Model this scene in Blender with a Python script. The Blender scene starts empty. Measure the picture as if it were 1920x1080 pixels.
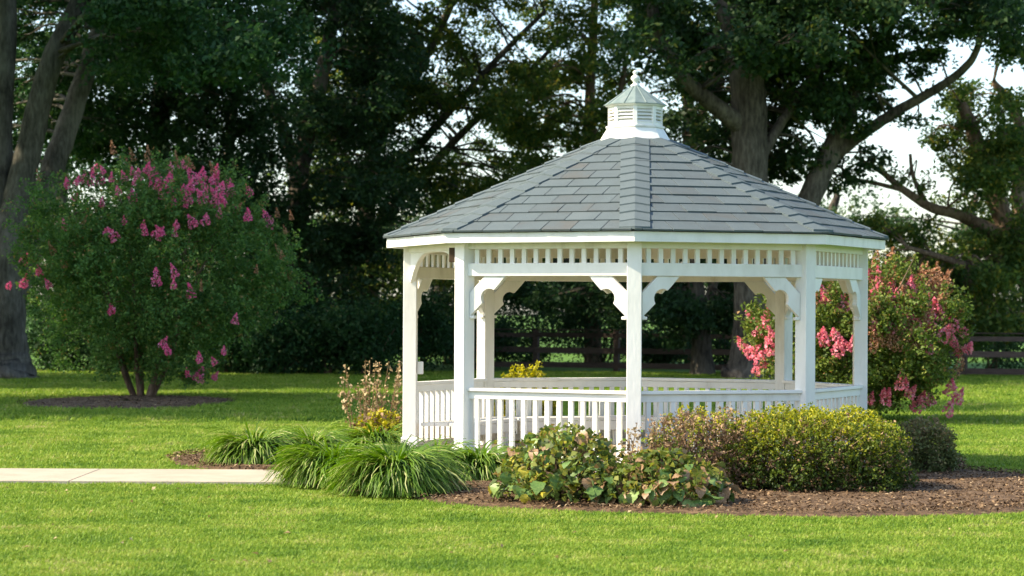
import bpy, math, random
import numpy as np
from mathutils import Vector, Matrix

# ------------------------------------------------------------------ camera, sky, sun, exposure
scene = bpy.context.scene
col = scene.collection
F = 4450.0            # focal length in pixels of a 1920 px wide frame
HCAM = 1.62
HOR = 583.0           # horizon row

cam_d = bpy.data.cameras.new('camera')
cam = bpy.data.objects.new('camera', cam_d)
col.objects.link(cam)
cam.location = (0, 0, HCAM)
cam.rotation_euler = Matrix.Rotation(math.radians(90), 4, 'X').to_euler()
cam.rotation_euler = (Matrix.Rotation(math.radians(90), 4, 'X') @ Matrix.Rotation(math.radians(0.28), 4, 'Z')).to_euler()
cam_d.sensor_width = 36
cam_d.lens = F / 1920 * 36
cam_d.shift_y = (HOR - 540) / 1920
cam_d.clip_start = 0.1
cam_d.clip_end = 2000
cam_d.dof.use_dof = True
cam_d.dof.focus_distance = 22.6
cam_d.dof.aperture_fstop = 3.2
scene.camera = cam

SUN_EL, SUN_AZ = math.radians(42), math.radians(80)      # azimuth: to the left of 'towards the camera'
sdir = Vector((-math.sin(SUN_AZ) * math.cos(SUN_EL), -math.cos(SUN_AZ) * math.cos(SUN_EL), math.sin(SUN_EL)))
w = bpy.data.worlds.new('World')
scene.world = w
w.use_nodes = True
nt = w.node_tree
sky = nt.nodes.new('ShaderNodeTexSky')
sky.sky_type = 'NISHITA'
sky.sun_disc = False
sky.sun_elevation = SUN_EL
sky.sun_rotation = math.atan2(sdir.x, sdir.y)
sky.air_density = 1.0
sky.dust_density = 1.2
sky.ozone_density = 1.0
nt.links.new(sky.outputs[0], nt.nodes['Background'].inputs[0])
nt.nodes['Background'].inputs[1].default_value = 0.15

sl = bpy.data.lights.new('sun', 'SUN')
sl.energy = 4.15
sl.angle = math.radians(0.6)
sl.color = (1.0, 0.88, 0.66)
so = bpy.data.objects.new('sun', sl)
col.objects.link(so)
so.rotation_euler = sdir.to_track_quat('Z', 'Y').to_euler()
so.location = (-20, 10, 30)

scene.view_settings.view_transform = 'Standard'
scene.view_settings.look = 'None'
scene.view_settings.exposure = 1.18
scene.view_settings.gamma = 1.0
scene.cycles.use_denoising = True
scene.cycles.max_bounces = 6
scene.cycles.diffuse_bounces = 4
scene.cycles.glossy_bounces = 2
scene.cycles.transmission_bounces = 4
scene.cycles.caustics_reflective = False
scene.cycles.caustics_refractive = False

rng = np.random.default_rng(7)
random.seed(7)


def P(x, y, Y):
    """photo pixel at depth Y -> world point"""
    return Vector(((x - 960) / F * Y, Y, HCAM + (HOR - y) / F * Y))


def G(x, y):
    """photo pixel on the ground -> world x, y"""
    Y = F * HCAM / (y - HOR)
    return ((x - 960) / F * Y, Y)


# ------------------------------------------------------------------ materials
def new_mat(name):
    m = bpy.data.materials.new(name)
    m.use_nodes = True
    t = m.node_tree
    b = t.nodes['Principled BSDF']
    return m, t, b


def nd(t, kind, **kw):
    n = t.nodes.new(kind)
    for k, v in kw.items():
        if k.startswith('i_'):
            n.inputs[k[2:].replace('_', ' ')].default_value = v
        else:
            setattr(n, k, v)
    return n


def ramp(t, stops, interp='LINEAR'):
    r = t.nodes.new('ShaderNodeValToRGB')
    e = r.color_ramp.elements
    while len(e) > 1:
        e.remove(e[-1])
    e[0].position = stops[0][0]
    e[0].color = (*stops[0][1], 1)
    for p, c in stops[1:]:
        x = e.new(p)
        x.color = (*c, 1)
    r.color_ramp.interpolation = interp
    return r


def surf_mat(name, stops, scale=6.0, detail=6.0, rough=0.8, bump=0.0, bump_scale=40.0, stretch=(1, 1, 1), objrand=0.0, spec=0.3, coords='Object'):
    m, t, b = new_mat(name)
    tc = nd(t, 'ShaderNodeTexCoord')
    mp = nd(t, 'ShaderNodeMapping')
    mp.inputs['Scale'].default_value = stretch
    t.links.new(tc.outputs[coords], mp.inputs[0])
    if objrand:
        oi = nd(t, 'ShaderNodeObjectInfo')
        mul = nd(t, 'ShaderNodeVectorMath', operation='SCALE')
        mul.inputs[0].default_value = (37.0, 53.0, 71.0)
        t.links.new(oi.outputs['Random'], mul.inputs['Scale'])
        t.links.new(mul.outputs[0], mp.inputs['Location'])
    n = nd(t, 'ShaderNodeTexNoise')
    n.inputs['Scale'].default_value = scale
    n.inputs['Detail'].default_value = detail
    n.inputs['Roughness'].default_value = 0.6
    t.links.new(mp.outputs[0], n.inputs['Vector'])
    r = ramp(t, stops)
    fac = n.outputs['Fac']
    if objrand:
        ad = nd(t, 'ShaderNodeMath', operation='MULTIPLY_ADD')
        sb = nd(t, 'ShaderNodeMath', operation='SUBTRACT')
        t.links.new(oi.outputs['Random'], sb.inputs[0])
        sb.inputs[1].default_value = 0.5
        t.links.new(sb.outputs[0], ad.inputs[0])
        ad.inputs[1].default_value = objrand
        t.links.new(fac, ad.inputs[2])
        fac = ad.outputs[0]
    t.links.new(fac, r.inputs[0])
    t.links.new(r.outputs[0], b.inputs['Base Color'])
    b.inputs['Roughness'].default_value = rough
    b.inputs['Specular IOR Level'].default_value = spec
    if bump:
        n2 = nd(t, 'ShaderNodeTexNoise')
        n2.inputs['Scale'].default_value = bump_scale
        n2.inputs['Detail'].default_value = 4
        t.links.new(mp.outputs[0], n2.inputs['Vector'])
        bp = nd(t, 'ShaderNodeBump')
        bp.inputs['Strength'].default_value = bump
        bp.inputs['Distance'].default_value = 0.02
        t.links.new(n2.outputs['Fac'], bp.inputs['Height'])
        t.links.new(bp.outputs[0], b.inputs['Normal'])
    return m


def leaf_mat(name, stops, rough=0.55, trans=0.35, patch=None, patch_scale=1.5, spec=0.25):
    """foliage: a random number kept on every leaf picks its colour; optional patches of another colour"""
    m, t, b = new_mat(name)
    at = nd(t, 'ShaderNodeAttribute', attribute_name='rnd')
    r = ramp(t, stops)
    t.links.new(at.outputs['Fac'], r.inputs[0])
    c = r.outputs[0]
    if patch:
        g = nd(t, 'ShaderNodeNewGeometry')
        n = nd(t, 'ShaderNodeTexNoise')
        n.inputs['Scale'].default_value = patch_scale
        n.inputs['Detail'].default_value = 3
        t.links.new(g.outputs['Position'], n.inputs['Vector'])
        pr = ramp(t, [(0.50, (0, 0, 0)), (0.62, (1, 1, 1))])
        t.links.new(n.outputs['Fac'], pr.inputs[0])
        r2 = ramp(t, patch)
        t.links.new(at.outputs['Fac'], r2.inputs[0])
        mx = nd(t, 'ShaderNodeMix', data_type='RGBA')
        t.links.new(pr.outputs[0], mx.inputs[0])
        t.links.new(c, mx.inputs[6])
        t.links.new(r2.outputs[0], mx.inputs[7])
        c = mx.outputs[2]
    t.links.new(c, b.inputs['Base Color'])
    b.inputs['Roughness'].default_value = rough
    b.inputs['Specular IOR Level'].default_value = spec
    tr = nd(t, 'ShaderNodeBsdfTranslucent')
    hs = nd(t, 'ShaderNodeHueSaturation')
    hs.inputs['Saturation'].default_value = 1.1
    hs.inputs['Value'].default_value = 1.25
    t.links.new(c, hs.inputs['Color'])
    t.links.new(hs.outputs[0], tr.inputs[0])
    mix = nd(t, 'ShaderNodeMixShader')
    mix.inputs[0].default_value = trans
    t.links.new(b.outputs[0], mix.inputs[1])
    t.links.new(tr.outputs[0], mix.inputs[2])
    t.links.new(mix.outputs[0], t.nodes['Material Output'].inputs[0])
    return m


M = {}
M['white'] = surf_mat('white_paint', [(0.20, (0.58, 0.56, 0.50)), (0.36, (0.73, 0.715, 0.66)), (0.55, (0.80, 0.785, 0.735)), (0.8, (0.83, 0.815, 0.775))], scale=5, stretch=(1, 1, 0.35), rough=0.5, bump=0.12, bump_scale=30, objrand=0.25)
M['wood_in'] = surf_mat('ceiling_wood', [(0.3, (0.40, 0.27, 0.12)), (0.7, (0.52, 0.37, 0.19))], scale=4, stretch=(1, 8, 1), rough=0.6)
M['deck'] = surf_mat('deck_wood', [(0.3, (0.36, 0.30, 0.23)), (0.7, (0.50, 0.43, 0.34))], scale=5, stretch=(8, 1, 1), rough=0.7)
M['shingle'] = surf_mat('asphalt_shingle', [(0.18, (0.108, 0.113, 0.108)), (0.36, (0.101, 0.120, 0.125)), (0.62, (0.109, 0.135, 0.142)), (0.85, (0.122, 0.147, 0.153))], scale=3.5, detail=10, rough=0.9, bump=0.5, bump_scale=120, objrand=0.38, spec=0.15)
M['shingle_b'] = surf_mat('asphalt_cap', [(0.2, (0.102, 0.128, 0.134)), (0.8, (0.124, 0.151, 0.158))], scale=5, detail=10, rough=0.9, bump=0.5, bump_scale=120, objrand=0.4, spec=0.15)
M['felt'] = surf_mat('roof_felt', [(0.3, (0.03, 0.032, 0.034)), (0.7, (0.05, 0.052, 0.055))], rough=0.95)
M['copper'] = surf_mat('patinated_copper', [(0.3, (0.13, 0.175, 0.165)), (0.55, (0.18, 0.23, 0.215)), (0.8, (0.25, 0.28, 0.25))], scale=14, stretch=(1, 1, 0.3), rough=0.55, spec=0.4)
M['brownbox'] = surf_mat('dark_brown_wood', [(0.3, (0.05, 0.03, 0.018)), (0.7, (0.09, 0.055, 0.03))], rough=0.8)
M['concrete'] = surf_mat('concrete', [(0.25, (0.34, 0.29, 0.215)), (0.55, (0.43, 0.37, 0.28)), (0.8, (0.48, 0.42, 0.33))], scale=2.2, detail=9, rough=0.9, bump=0.25, bump_scale=60)
M['mulch'] = surf_mat('mulch', [(0.3, (0.05, 0.029, 0.015)), (0.5, (0.12, 0.072, 0.037)), (0.72, (0.22, 0.14, 0.077))], scale=9, detail=9, rough=0.95, bump=1.0, bump_scale=45)
M['chip'] = leaf_mat('bark_chips', [(0.0, (0.045, 0.026, 0.013)), (0.5, (0.14, 0.084, 0.042)), (0.85, (0.26, 0.168, 0.09)), (1.0, (0.44, 0.32, 0.19))], rough=0.9, trans=0.02)
M['soil'] = surf_mat('lawn_soil', [(0.3, (0.055, 0.12, 0.014)), (0.55, (0.085, 0.18, 0.02)), (0.75, (0.11, 0.20, 0.03))], scale=1.6, detail=10, rough=0.95, bump=0.6, bump_scale=30)
M['fence'] = surf_mat('weathered_fence', [(0.3, (0.055, 0.036, 0.028)), (0.7, (0.12, 0.082, 0.066))], scale=4, stretch=(1, 1, 6), rough=0.85, objrand=0.3)


def bark_mat(name, dark, mid, light):
    m, t, b = new_mat(name)
    tc = nd(t, 'ShaderNodeTexCoord')
    mp = nd(t, 'ShaderNodeMapping')
    mp.inputs['Scale'].default_value = (1, 1, 0.24)
    t.links.new(tc.outputs['Object'], mp.inputs[0])
    n = nd(t, 'ShaderNodeTexNoise')
    n.inputs['Scale'].default_value = 14
    n.inputs['Detail'].default_value = 8
    n.inputs['Roughness'].default_value = 0.65
    t.links.new(mp.outputs[0], n.inputs['Vector'])
    n2 = nd(t, 'ShaderNodeTexNoise')
    n2.inputs['Scale'].default_value = 1.1
    n2.inputs['Detail'].default_value = 4
    t.links.new(tc.outputs['Object'], n2.inputs['Vector'])
    ad = nd(t, 'ShaderNodeMath', operation='MULTIPLY_ADD')
    t.links.new(n2.outputs['Fac'], ad.inputs[0])
    ad.inputs[1].default_value = 0.5
    ad2 = nd(t, 'ShaderNodeMath', operation='MULTIPLY')
    t.links.new(n.outputs['Fac'], ad2.inputs[0])
    ad2.inputs[1].default_value = 0.55
    t.links.new(ad2.outputs[0], ad.inputs[2])
    r = ramp(t, [(0.40, dark), (0.52, mid), (0.64, light)])
    t.links.new(ad.outputs[0], r.inputs[0])
    t.links.new(r.outputs[0], b.inputs['Base Color'])
    b.inputs['Roughness'].default_value = 0.92
    b.inputs['Specular IOR Level'].default_value = 0.15
    bp = nd(t, 'ShaderNodeBump')
    bp.inputs['Strength'].default_value = 0.9
    bp.inputs['Distance'].default_value = 0.05
    t.links.new(n.outputs['Fac'], bp.inputs['Height'])
    t.links.new(bp.outputs[0], b.inputs['Normal'])
    return m


M['bark_oak'] = bark_mat('bark_oak', (0.032, 0.026, 0.020), (0.09, 0.075, 0.058), (0.17, 0.145, 0.11))
M['bark_maple'] = bark_mat('bark_maple', (0.04, 0.036, 0.028), (0.105, 0.095, 0.075), (0.18, 0.165, 0.135))
M['bark_warm'] = bark_mat('bark_warm', (0.07, 0.045, 0.028), (0.18, 0.12, 0.08), (0.30, 0.21, 0.14))
M['stem'] = bark_mat('stem', (0.07, 0.045, 0.03), (0.17, 0.11, 0.075), (0.28, 0.20, 0.14))

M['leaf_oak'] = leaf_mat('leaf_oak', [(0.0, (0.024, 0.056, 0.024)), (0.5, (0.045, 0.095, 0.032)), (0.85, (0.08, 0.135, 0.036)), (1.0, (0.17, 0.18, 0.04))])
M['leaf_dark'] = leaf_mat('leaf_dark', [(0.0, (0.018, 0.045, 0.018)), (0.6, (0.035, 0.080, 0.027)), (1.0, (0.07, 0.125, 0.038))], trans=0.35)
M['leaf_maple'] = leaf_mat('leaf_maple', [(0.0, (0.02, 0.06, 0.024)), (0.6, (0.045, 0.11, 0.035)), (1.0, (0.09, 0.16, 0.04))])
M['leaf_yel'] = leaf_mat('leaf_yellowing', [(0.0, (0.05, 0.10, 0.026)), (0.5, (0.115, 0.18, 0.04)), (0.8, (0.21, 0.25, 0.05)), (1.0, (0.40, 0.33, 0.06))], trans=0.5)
M['leaf_shrub'] = leaf_mat('leaf_shrub', [(0.0, (0.014, 0.045, 0.014)), (0.6, (0.032, 0.085, 0.025)), (1.0, (0.06, 0.13, 0.035))])
M['leaf_crape'] = leaf_mat('leaf_crape', [(0.0, (0.05, 0.125, 0.030)), (0.5, (0.11, 0.22, 0.05)), (0.88, (0.18, 0.29, 0.06)), (1.0, (0.34, 0.22, 0.08))])
M['leaf_crape_sun'] = leaf_mat('leaf_crape_sunlit', [(0.0, (0.065, 0.105, 0.018)), (0.5, (0.14, 0.20, 0.036)), (0.85, (0.25, 0.28, 0.06)), (1.0, (0.42, 0.24, 0.10))])  # paler crape leaf with the sunlight mixed into its colour
M['petal'] = leaf_mat('pink_petal', [(0.0, (0.84, 0.11, 0.30)), (0.5, (0.94, 0.22, 0.43)), (1.0, (0.96, 0.42, 0.58))], trans=0.35)
M['petal_b'] = leaf_mat('coral_pink_petal', [(0.0, (0.70, 0.13, 0.21)), (0.5, (0.88, 0.26, 0.35)), (1.0, (0.92, 0.45, 0.48))], trans=0.35)
M['seed'] = leaf_mat('rusty_seed_head', [(0.0, (0.26, 0.10, 0.05)), (0.5, (0.45, 0.22, 0.12)), (1.0, (0.62, 0.38, 0.22))], trans=0.2)
M['liriope'] = leaf_mat('strap_leaf', [(0.0, (0.05, 0.11, 0.010)), (0.45, (0.11, 0.21, 0.020)), (0.85, (0.22, 0.32, 0.045)), (1.0, (0.46, 0.48, 0.19))], rough=0.5, trans=0.35, spec=0.3)
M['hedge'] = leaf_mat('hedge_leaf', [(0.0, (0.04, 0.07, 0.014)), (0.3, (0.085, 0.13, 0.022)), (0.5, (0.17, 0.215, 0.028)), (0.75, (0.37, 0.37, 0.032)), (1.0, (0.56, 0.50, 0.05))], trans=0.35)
M['hedge_dead'] = leaf_mat('dead_leaf', [(0.0, (0.13, 0.08, 0.045)), (0.5, (0.28, 0.18, 0.10)), (1.0, (0.44, 0.31, 0.18))], trans=0.15, rough=0.8)
M['hedge_dark'] = leaf_mat('dull_shrub_leaf', [(0.0, (0.08, 0.11, 0.035)), (0.5, (0.16, 0.18, 0.06)), (0.8, (0.25, 0.19, 0.09)), (1.0, (0.34, 0.23, 0.13))], trans=0.25)
M['yellow'] = leaf_mat('yellow_foliage', [(0.0, (0.16, 0.18, 0.02)), (0.5, (0.36, 0.34, 0.03)), (1.0, (0.56, 0.48, 0.05))], trans=0.4)
M['dry'] = leaf_mat('dry_stalk', [(0.0, (0.24, 0.16, 0.08)), (0.6, (0.42, 0.31, 0.16)), (1.0, (0.58, 0.46, 0.27))], trans=0.2)


def big_leaf_mat(name, a, b_, vein):
    m, t, b = new_mat(name)
    tc = nd(t, 'ShaderNodeTexCoord')
    oi = nd(t, 'ShaderNodeObjectInfo')
    n = nd(t, 'ShaderNodeTexNoise', noise_dimensions='4D')
    n.inputs['Scale'].default_value = 14
    n.inputs['Detail'].default_value = 4
    ml = nd(t, 'ShaderNodeMath', operation='MULTIPLY')
    ml.inputs[1].default_value = 40
    t.links.new(oi.outputs['Random'], ml.inputs[0])
    t.links.new(ml.outputs[0], n.inputs['W'])
    t.links.new(tc.outputs['Object'], n.inputs['Vector'])
    r = ramp(t, [(0.32, a), (0.55, b_), (0.78, vein)])
    t.links.new(n.outputs['Fac'], r.inputs[0])
    t.links.new(r.outputs[0], b.inputs['Base Color'])
    b.inputs['Roughness'].default_value = 0.45
    b.inputs['Specular IOR Level'].default_value = 0.35
    tr = nd(t, 'ShaderNodeBsdfTranslucent')
    t.links.new(r.outputs[0], tr.inputs[0])
    mix = nd(t, 'ShaderNodeMixShader')
    mix.inputs[0].default_value = 0.3
    t.links.new(b.outputs[0], mix.inputs[1])
    t.links.new(tr.outputs[0], mix.inputs[2])
    t.links.new(mix.outputs[0], t.nodes['Material Output'].inputs[0])
    return m


M['bl_green'] = big_leaf_mat('broad_leaf_green', (0.072, 0.145, 0.032), (0.145, 0.246, 0.058), (0.246, 0.319, 0.087))
M['bl_pale'] = big_leaf_mat('broad_leaf_pale', (0.160, 0.261, 0.065), (0.275, 0.377, 0.109), (0.406, 0.464, 0.174))
M['bl_yel'] = big_leaf_mat('broad_leaf_yellow', (0.290, 0.290, 0.029), (0.493, 0.420, 0.043), (0.600, 0.493, 0.087))
M['bl_brown'] = big_leaf_mat('broad_leaf_brown', (0.217, 0.116, 0.051), (0.392, 0.246, 0.131), (0.580, 0.420, 0.261))
M['bl_olive'] = big_leaf_mat('broad_leaf_olive', (0.051, 0.087, 0.026), (0.109, 0.145, 0.041), (0.174, 0.174, 0.043))


M['bl_small'] = leaf_mat('young_broad_leaf', [(0.0, (0.06, 0.09, 0.02)), (0.45, (0.13, 0.18, 0.035)), (0.7, (0.24, 0.25, 0.04)), (0.88, (0.26, 0.16, 0.07)), (1.0, (0.36, 0.25, 0.14))])


def grass_mat():
    m, t, b = new_mat('grass_blade')
    g = nd(t, 'ShaderNodeNewGeometry')
    oi = nd(t, 'ShaderNodeObjectInfo')
    at = nd(t, 'ShaderNodeAttribute', attribute_name='rnd')
    n1 = nd(t, 'ShaderNodeTexNoise')
    n1.inputs['Scale'].default_value = 1.3
    n1.inputs['Detail'].default_value = 5
    n1.inputs['Roughness'].default_value = 0.6
    t.links.new(g.outputs['Position'], n1.inputs['Vector'])
    s1 = nd(t, 'ShaderNodeMath', operation='MULTIPLY_ADD')
    t.links.new(n1.outputs['Fac'], s1.inputs[0])
    s1.inputs[1].default_value = 1.7
    s1.inputs[2].default_value = -0.74
    s2 = nd(t, 'ShaderNodeMath', operation='MULTIPLY_ADD')
    t.links.new(oi.outputs['Random'], s2.inputs[0])
    s2.inputs[1].default_value = 0.35
    t.links.new(s1.outputs[0], s2.inputs[2])
    s3 = nd(t, 'ShaderNodeMath', operation='MULTIPLY_ADD')
    t.links.new(at.outputs['Fac'], s3.inputs[0])
    s3.inputs[1].default_value = 0.5
    t.links.new(s2.outputs[0], s3.inputs[2])
    r = ramp(t, [(0.0, (0.064, 0.150, 0.014)), (0.32, (0.158, 0.270, 0.023)), (0.65, (0.265, 0.378, 0.038)), (0.92, (0.38, 0.43, 0.07)), (1.0, (0.46, 0.42, 0.16))])
    t.links.new(s3.outputs[0], r.inputs[0])
    t.links.new(r.outputs[0], b.inputs['Base Color'])
    b.inputs['Roughness'].default_value = 0.5
    b.inputs['Specular IOR Level'].default_value = 0.25
    tr = nd(t, 'ShaderNodeBsdfTranslucent')
    t.links.new(r.outputs[0], tr.inputs[0])
    mix = nd(t, 'ShaderNodeMixShader')
    mix.inputs[0].default_value = 0.4
    t.links.new(b.outputs[0], mix.inputs[1])
    t.links.new(tr.outputs[0], mix.inputs[2])
    t.links.new(mix.outputs[0], t.nodes['Material Output'].inputs[0])
    return m


M['grass'] = grass_mat()


# ------------------------------------------------------------------ mesh helpers
def link(o, parent=None):
    col.objects.link(o)
    if parent:
        o.parent = parent
    return o


def tag(o, label=None, cat=None, group=None, kind=None):
    if label:
        o['label'] = label
    if cat:
        o['category'] = cat
    if group:
        o['group'] = group
    if kind:
        o['kind'] = kind
    return o


def empty(name, loc, rz=0.0):
    o = bpy.data.objects.new(name, None)
    o.location = loc
    o.rotation_euler = (0, 0, rz)
    o.empty_display_size = 0.2
    return link(o)


class MB:
    def __init__(s):
        s.v = []
        s.f = []

    def box(s, c, size, rz=0.0, axes=None):
        hx, hy, hz = size[0] / 2, size[1] / 2, size[2] / 2
        b = len(s.v)
        if axes is None:
            axes = (Vector((math.cos(rz), math.sin(rz), 0)), Vector((-math.sin(rz), math.cos(rz), 0)), Vector((0, 0, 1)))
        c = Vector(c)
        for k in range(8):
            s.v.append(c + axes[0] * (hx if k & 1 else -hx) + axes[1] * (hy if k & 2 else -hy) + axes[2] * (hz if k & 4 else -hz))
        for q in ((0, 2, 3, 1), (4, 5, 7, 6), (0, 1, 5, 4), (2, 6, 7, 3), (0, 4, 6, 2), (1, 3, 7, 5)):
            s.f.append([b + i for i in q])
        return s

    def prism(s, bottom, top):
        """closed prism between two matching rings of points"""
        b = len(s.v)
        n = len(bottom)
        s.v += [Vector(p) for p in bottom] + [Vector(p) for p in top]
        s.f.append([b + i for i in reversed(range(n))])
        s.f.append([b + n + i for i in range(n)])
        for i in range(n):
            j = (i + 1) % n
            s.f.append([b + i, b + j, b + n + j, b + n + i])
        return s

    def lathe(s, prof, c, seg=16):
        b = len(s.v)
        c = Vector(c)
        for r, z in prof:
            for k in range(seg):
                a = 2 * math.pi * k / seg
                s.v.append(c + Vector((r * math.cos(a), r * math.sin(a), z)))
        for i in range(len(prof) - 1):
            for k in range(seg):
                k2 = (k + 1) % seg
                s.f.append([b + i * seg + k, b + i * seg + k2, b + (i + 1) * seg + k2, b + (i + 1) * seg + k])
        s.f.append([b + k for k in reversed(range(seg))])
        s.f.append([b + (len(prof) - 1) * seg + k for k in range(seg)])
        return s

    def tube(s, pts, rad, seg=8, wob=0.0):
        pts = [Vector(p) for p in pts]
        b = len(s.v)
        ref = Vector((0.3, 1, 0.1)).normalized()
        n = len(pts)
        for i, p in enumerate(pts):
            d = (pts[min(i + 1, n - 1)] - pts[max(i - 1, 0)]).normalized()
            u = d.cross(ref)
            if u.length < 1e-3:
                u = d.cross(Vector((1, 0, 0)))
            u.normalize()
            v = d.cross(u)
            for k in range(seg):
                a = 2 * math.pi * k / seg
                r = rad[i] * (1 + (random.uniform(-wob, wob) if wob else 0))
                s.v.append(p + u * (r * math.cos(a)) + v * (r * math.sin(a)))
        for i in range(n - 1):
            for k in range(seg):
                k2 = (k + 1) % seg
                s.f.append([b + i * seg + k, b + i * seg + k2, b + (i + 1) * seg + k2, b + (i + 1) * seg + k])
        s.f.append([b + k for k in reversed(range(seg))])
        s.f.append([b + (n - 1) * seg + k for k in range(seg)])
        return s

    def mesh(s, name, mat, smooth=False):
        me = bpy.data.meshes.new(name)
        me.from_pydata([tuple(v) for v in s.v], [], s.f)
        me.materials.append(mat)
        if smooth:
            me.shade_smooth()
        me.update()
        return me

    def build(s, name, mat, parent=None, bevel=0.0, smooth=False):
        o = bpy.data.objects.new(name, s.mesh(name, mat, smooth))
        link(o, parent)
        if bevel:
            bv = o.modifiers.new('bevel', 'BEVEL')
            bv.width = bevel
            bv.segments = 2
            bv.limit_method = 'ANGLE'
        return o


def np_mesh(name, V, Q, mat, rnd=None):
    """V (n,3) float, Q (m,4) int quads; rnd one number per face"""
    me = bpy.data.meshes.new(name)
    me.vertices.add(len(V))
    me.vertices.foreach_set('co', np.ascontiguousarray(V, dtype=np.float32).ravel())
    k = Q.shape[1]
    me.loops.add(Q.size)
    me.loops.foreach_set('vertex_index', np.ascontiguousarray(Q, dtype=np.int32).ravel())
    me.polygons.add(len(Q))
    me.polygons.foreach_set('loop_start', np.arange(0, Q.size, k, dtype=np.int32))
    me.polygons.foreach_set('loop_total', np.full(len(Q), k, dtype=np.int32))
    if rnd is not None:
        a = me.attributes.new('rnd', 'FLOAT', 'FACE')
        a.data.foreach_set('value', np.ascontiguousarray(rnd, dtype=np.float32))
    me.update(calc_edges=True)
    me.materials.append(mat)
    return me


def unit(a):
    return a / np.maximum(np.linalg.norm(a, axis=1, keepdims=True), 1e-6)


def leaves(C, L, W, up=0.6, axis_bias=None, bias=0.0, r=None, fold=0.25):
    """one folded diamond leaf per centre: returns V, Q"""
    r = r or rng
    n = len(C)
    nrm = r.normal(size=(n, 3))
    nrm = unit(unit(nrm) + np.array([0, 0, up]))
    ax = r.normal(size=(n, 3))
    if axis_bias is not None:
        ax = unit(ax) + axis_bias * bias
    ax = unit(ax - nrm * np.sum(ax * nrm, axis=1, keepdims=True))
    sd = np.cross(nrm, ax)
    L = np.broadcast_to(L, (n,))[:, None]
    W = np.broadcast_to(W, (n,))[:, None]
    base = C - ax * L * 0.5
    tip = C + ax * L * 0.5 - nrm * L * 0.12
    mid = C - ax * L * 0.05 + nrm * W * fold
    V = np.stack([base, mid + sd * W * 0.5, tip, mid - sd * W * 0.5], axis=1).reshape(-1, 3)
    Q = np.arange(4 * n).reshape(n, 4)
    return V, Q


def sprigs(centres, per, rad, flat=0.6, r=None):
    """leaf centres scattered round sprig centres"""
    r = r or rng
    n = len(centres)
    d = unit(r.normal(size=(n * per, 3))) * (r.random((n * per, 1)) ** 0.5)
    d[:, 2] *= flat
    rr = np.repeat(r.uniform(0.6, 1.3, n) * rad, per)[:, None]
    return np.repeat(centres, per, axis=0) + d * rr


def ball(n, r=None, shell=0.0):
    r = r or rng
    d = unit(r.normal(size=(n, 3)))
    rad = r.uniform(shell ** 3, 1, (n, 1)) ** (1 / 3)
    return d * rad


def obj_mesh(name, me, parent=None):
    return link(bpy.data.objects.new(name, me), parent)


def smooth_path(pts, n=6):
    """Catmull-Rom through points of any dimension"""
    p = [np.array(q, float) for q in pts]
    p = [2 * p[0] - p[1]] + p + [2 * p[-1] - p[-2]]
    out = []
    for i in range(1, len(p) - 2):
        for k in range(n):
            t = k / n
            out.append(0.5 * ((2 * p[i]) + (-p[i - 1] + p[i + 1]) * t + (2 * p[i - 1] - 5 * p[i] + 4 * p[i + 1] - p[i + 2]) * t * t + (-p[i - 1] + 3 * p[i] - 3 * p[i + 1] + p[i + 2]) * t ** 3))
    out.append(p[-2])
    return out


def closed_curve(pts, n=8):
    p = [np.array(q, float) for q in pts]
    m = len(p)
    out = []
    for i in range(m):
        a, b, c, d = p[i - 1], p[i], p[(i + 1) % m], p[(i + 2) % m]
        for k in range(n):
            t = k / n
            out.append(0.5 * ((2 * b) + (-a + c) * t + (2 * a - 5 * b + 4 * c - d) * t * t + (-a + 3 * b - 3 * c + d) * t ** 3))
    return np.array(out)


def in_poly(pts, poly):
    x, y = pts[:, 0], pts[:, 1]
    inside = np.zeros(len(pts), bool)
    n = len(poly)
    j = n - 1
    for i in range(n):
        xi, yi = poly[i]
        xj, yj = poly[j]
        c = ((yi > y) != (yj > y)) & (x < (xj - xi) * (y - yi) / (yj - yi + 1e-12) + xi)
        inside ^= c
        j = i
    return inside


# ------------------------------------------------------------------ ground, path, beds
gm = MB()
gm.v = [Vector((-400, -60, 0)), Vector((400, -60, 0)), Vector((400, 900, 0)), Vector((-400, 900, 0))]
gm.f = [[0, 1, 2, 3]]
tag(gm.build('lawn', M['soil']), kind='structure')

BED = closed_curve([(-3.4, 24.4), (-3.0, 23.7), (-2.3, 23.0), (-2.1, 21.9), (-1.66, 21.25), (-0.91, 20.2), (-0.13, 19.3), (1.39, 18.72), (2.4, 18.62), (3.55, 18.8), (4.3, 19.25), (5.2, 20.2), (5.9, 21.7), (5.4, 23.2), (4.7, 24.3), (4.9, 26), (4.1, 28), (1.5, 29.2), (-1.5, 28.6), (-3.2, 27.2), (-3.7, 25.6)])
RING = np.array([(-6.5 + 1.75 * math.cos(a) + 0.12 * math.sin(3 * a), 40.4 + 2.7 * math.sin(a)) for a in np.linspace(0, 2 * math.pi, 60, endpoint=False)])
PATH_Y0, PATH_Y1 = 21.75, 23.40


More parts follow.
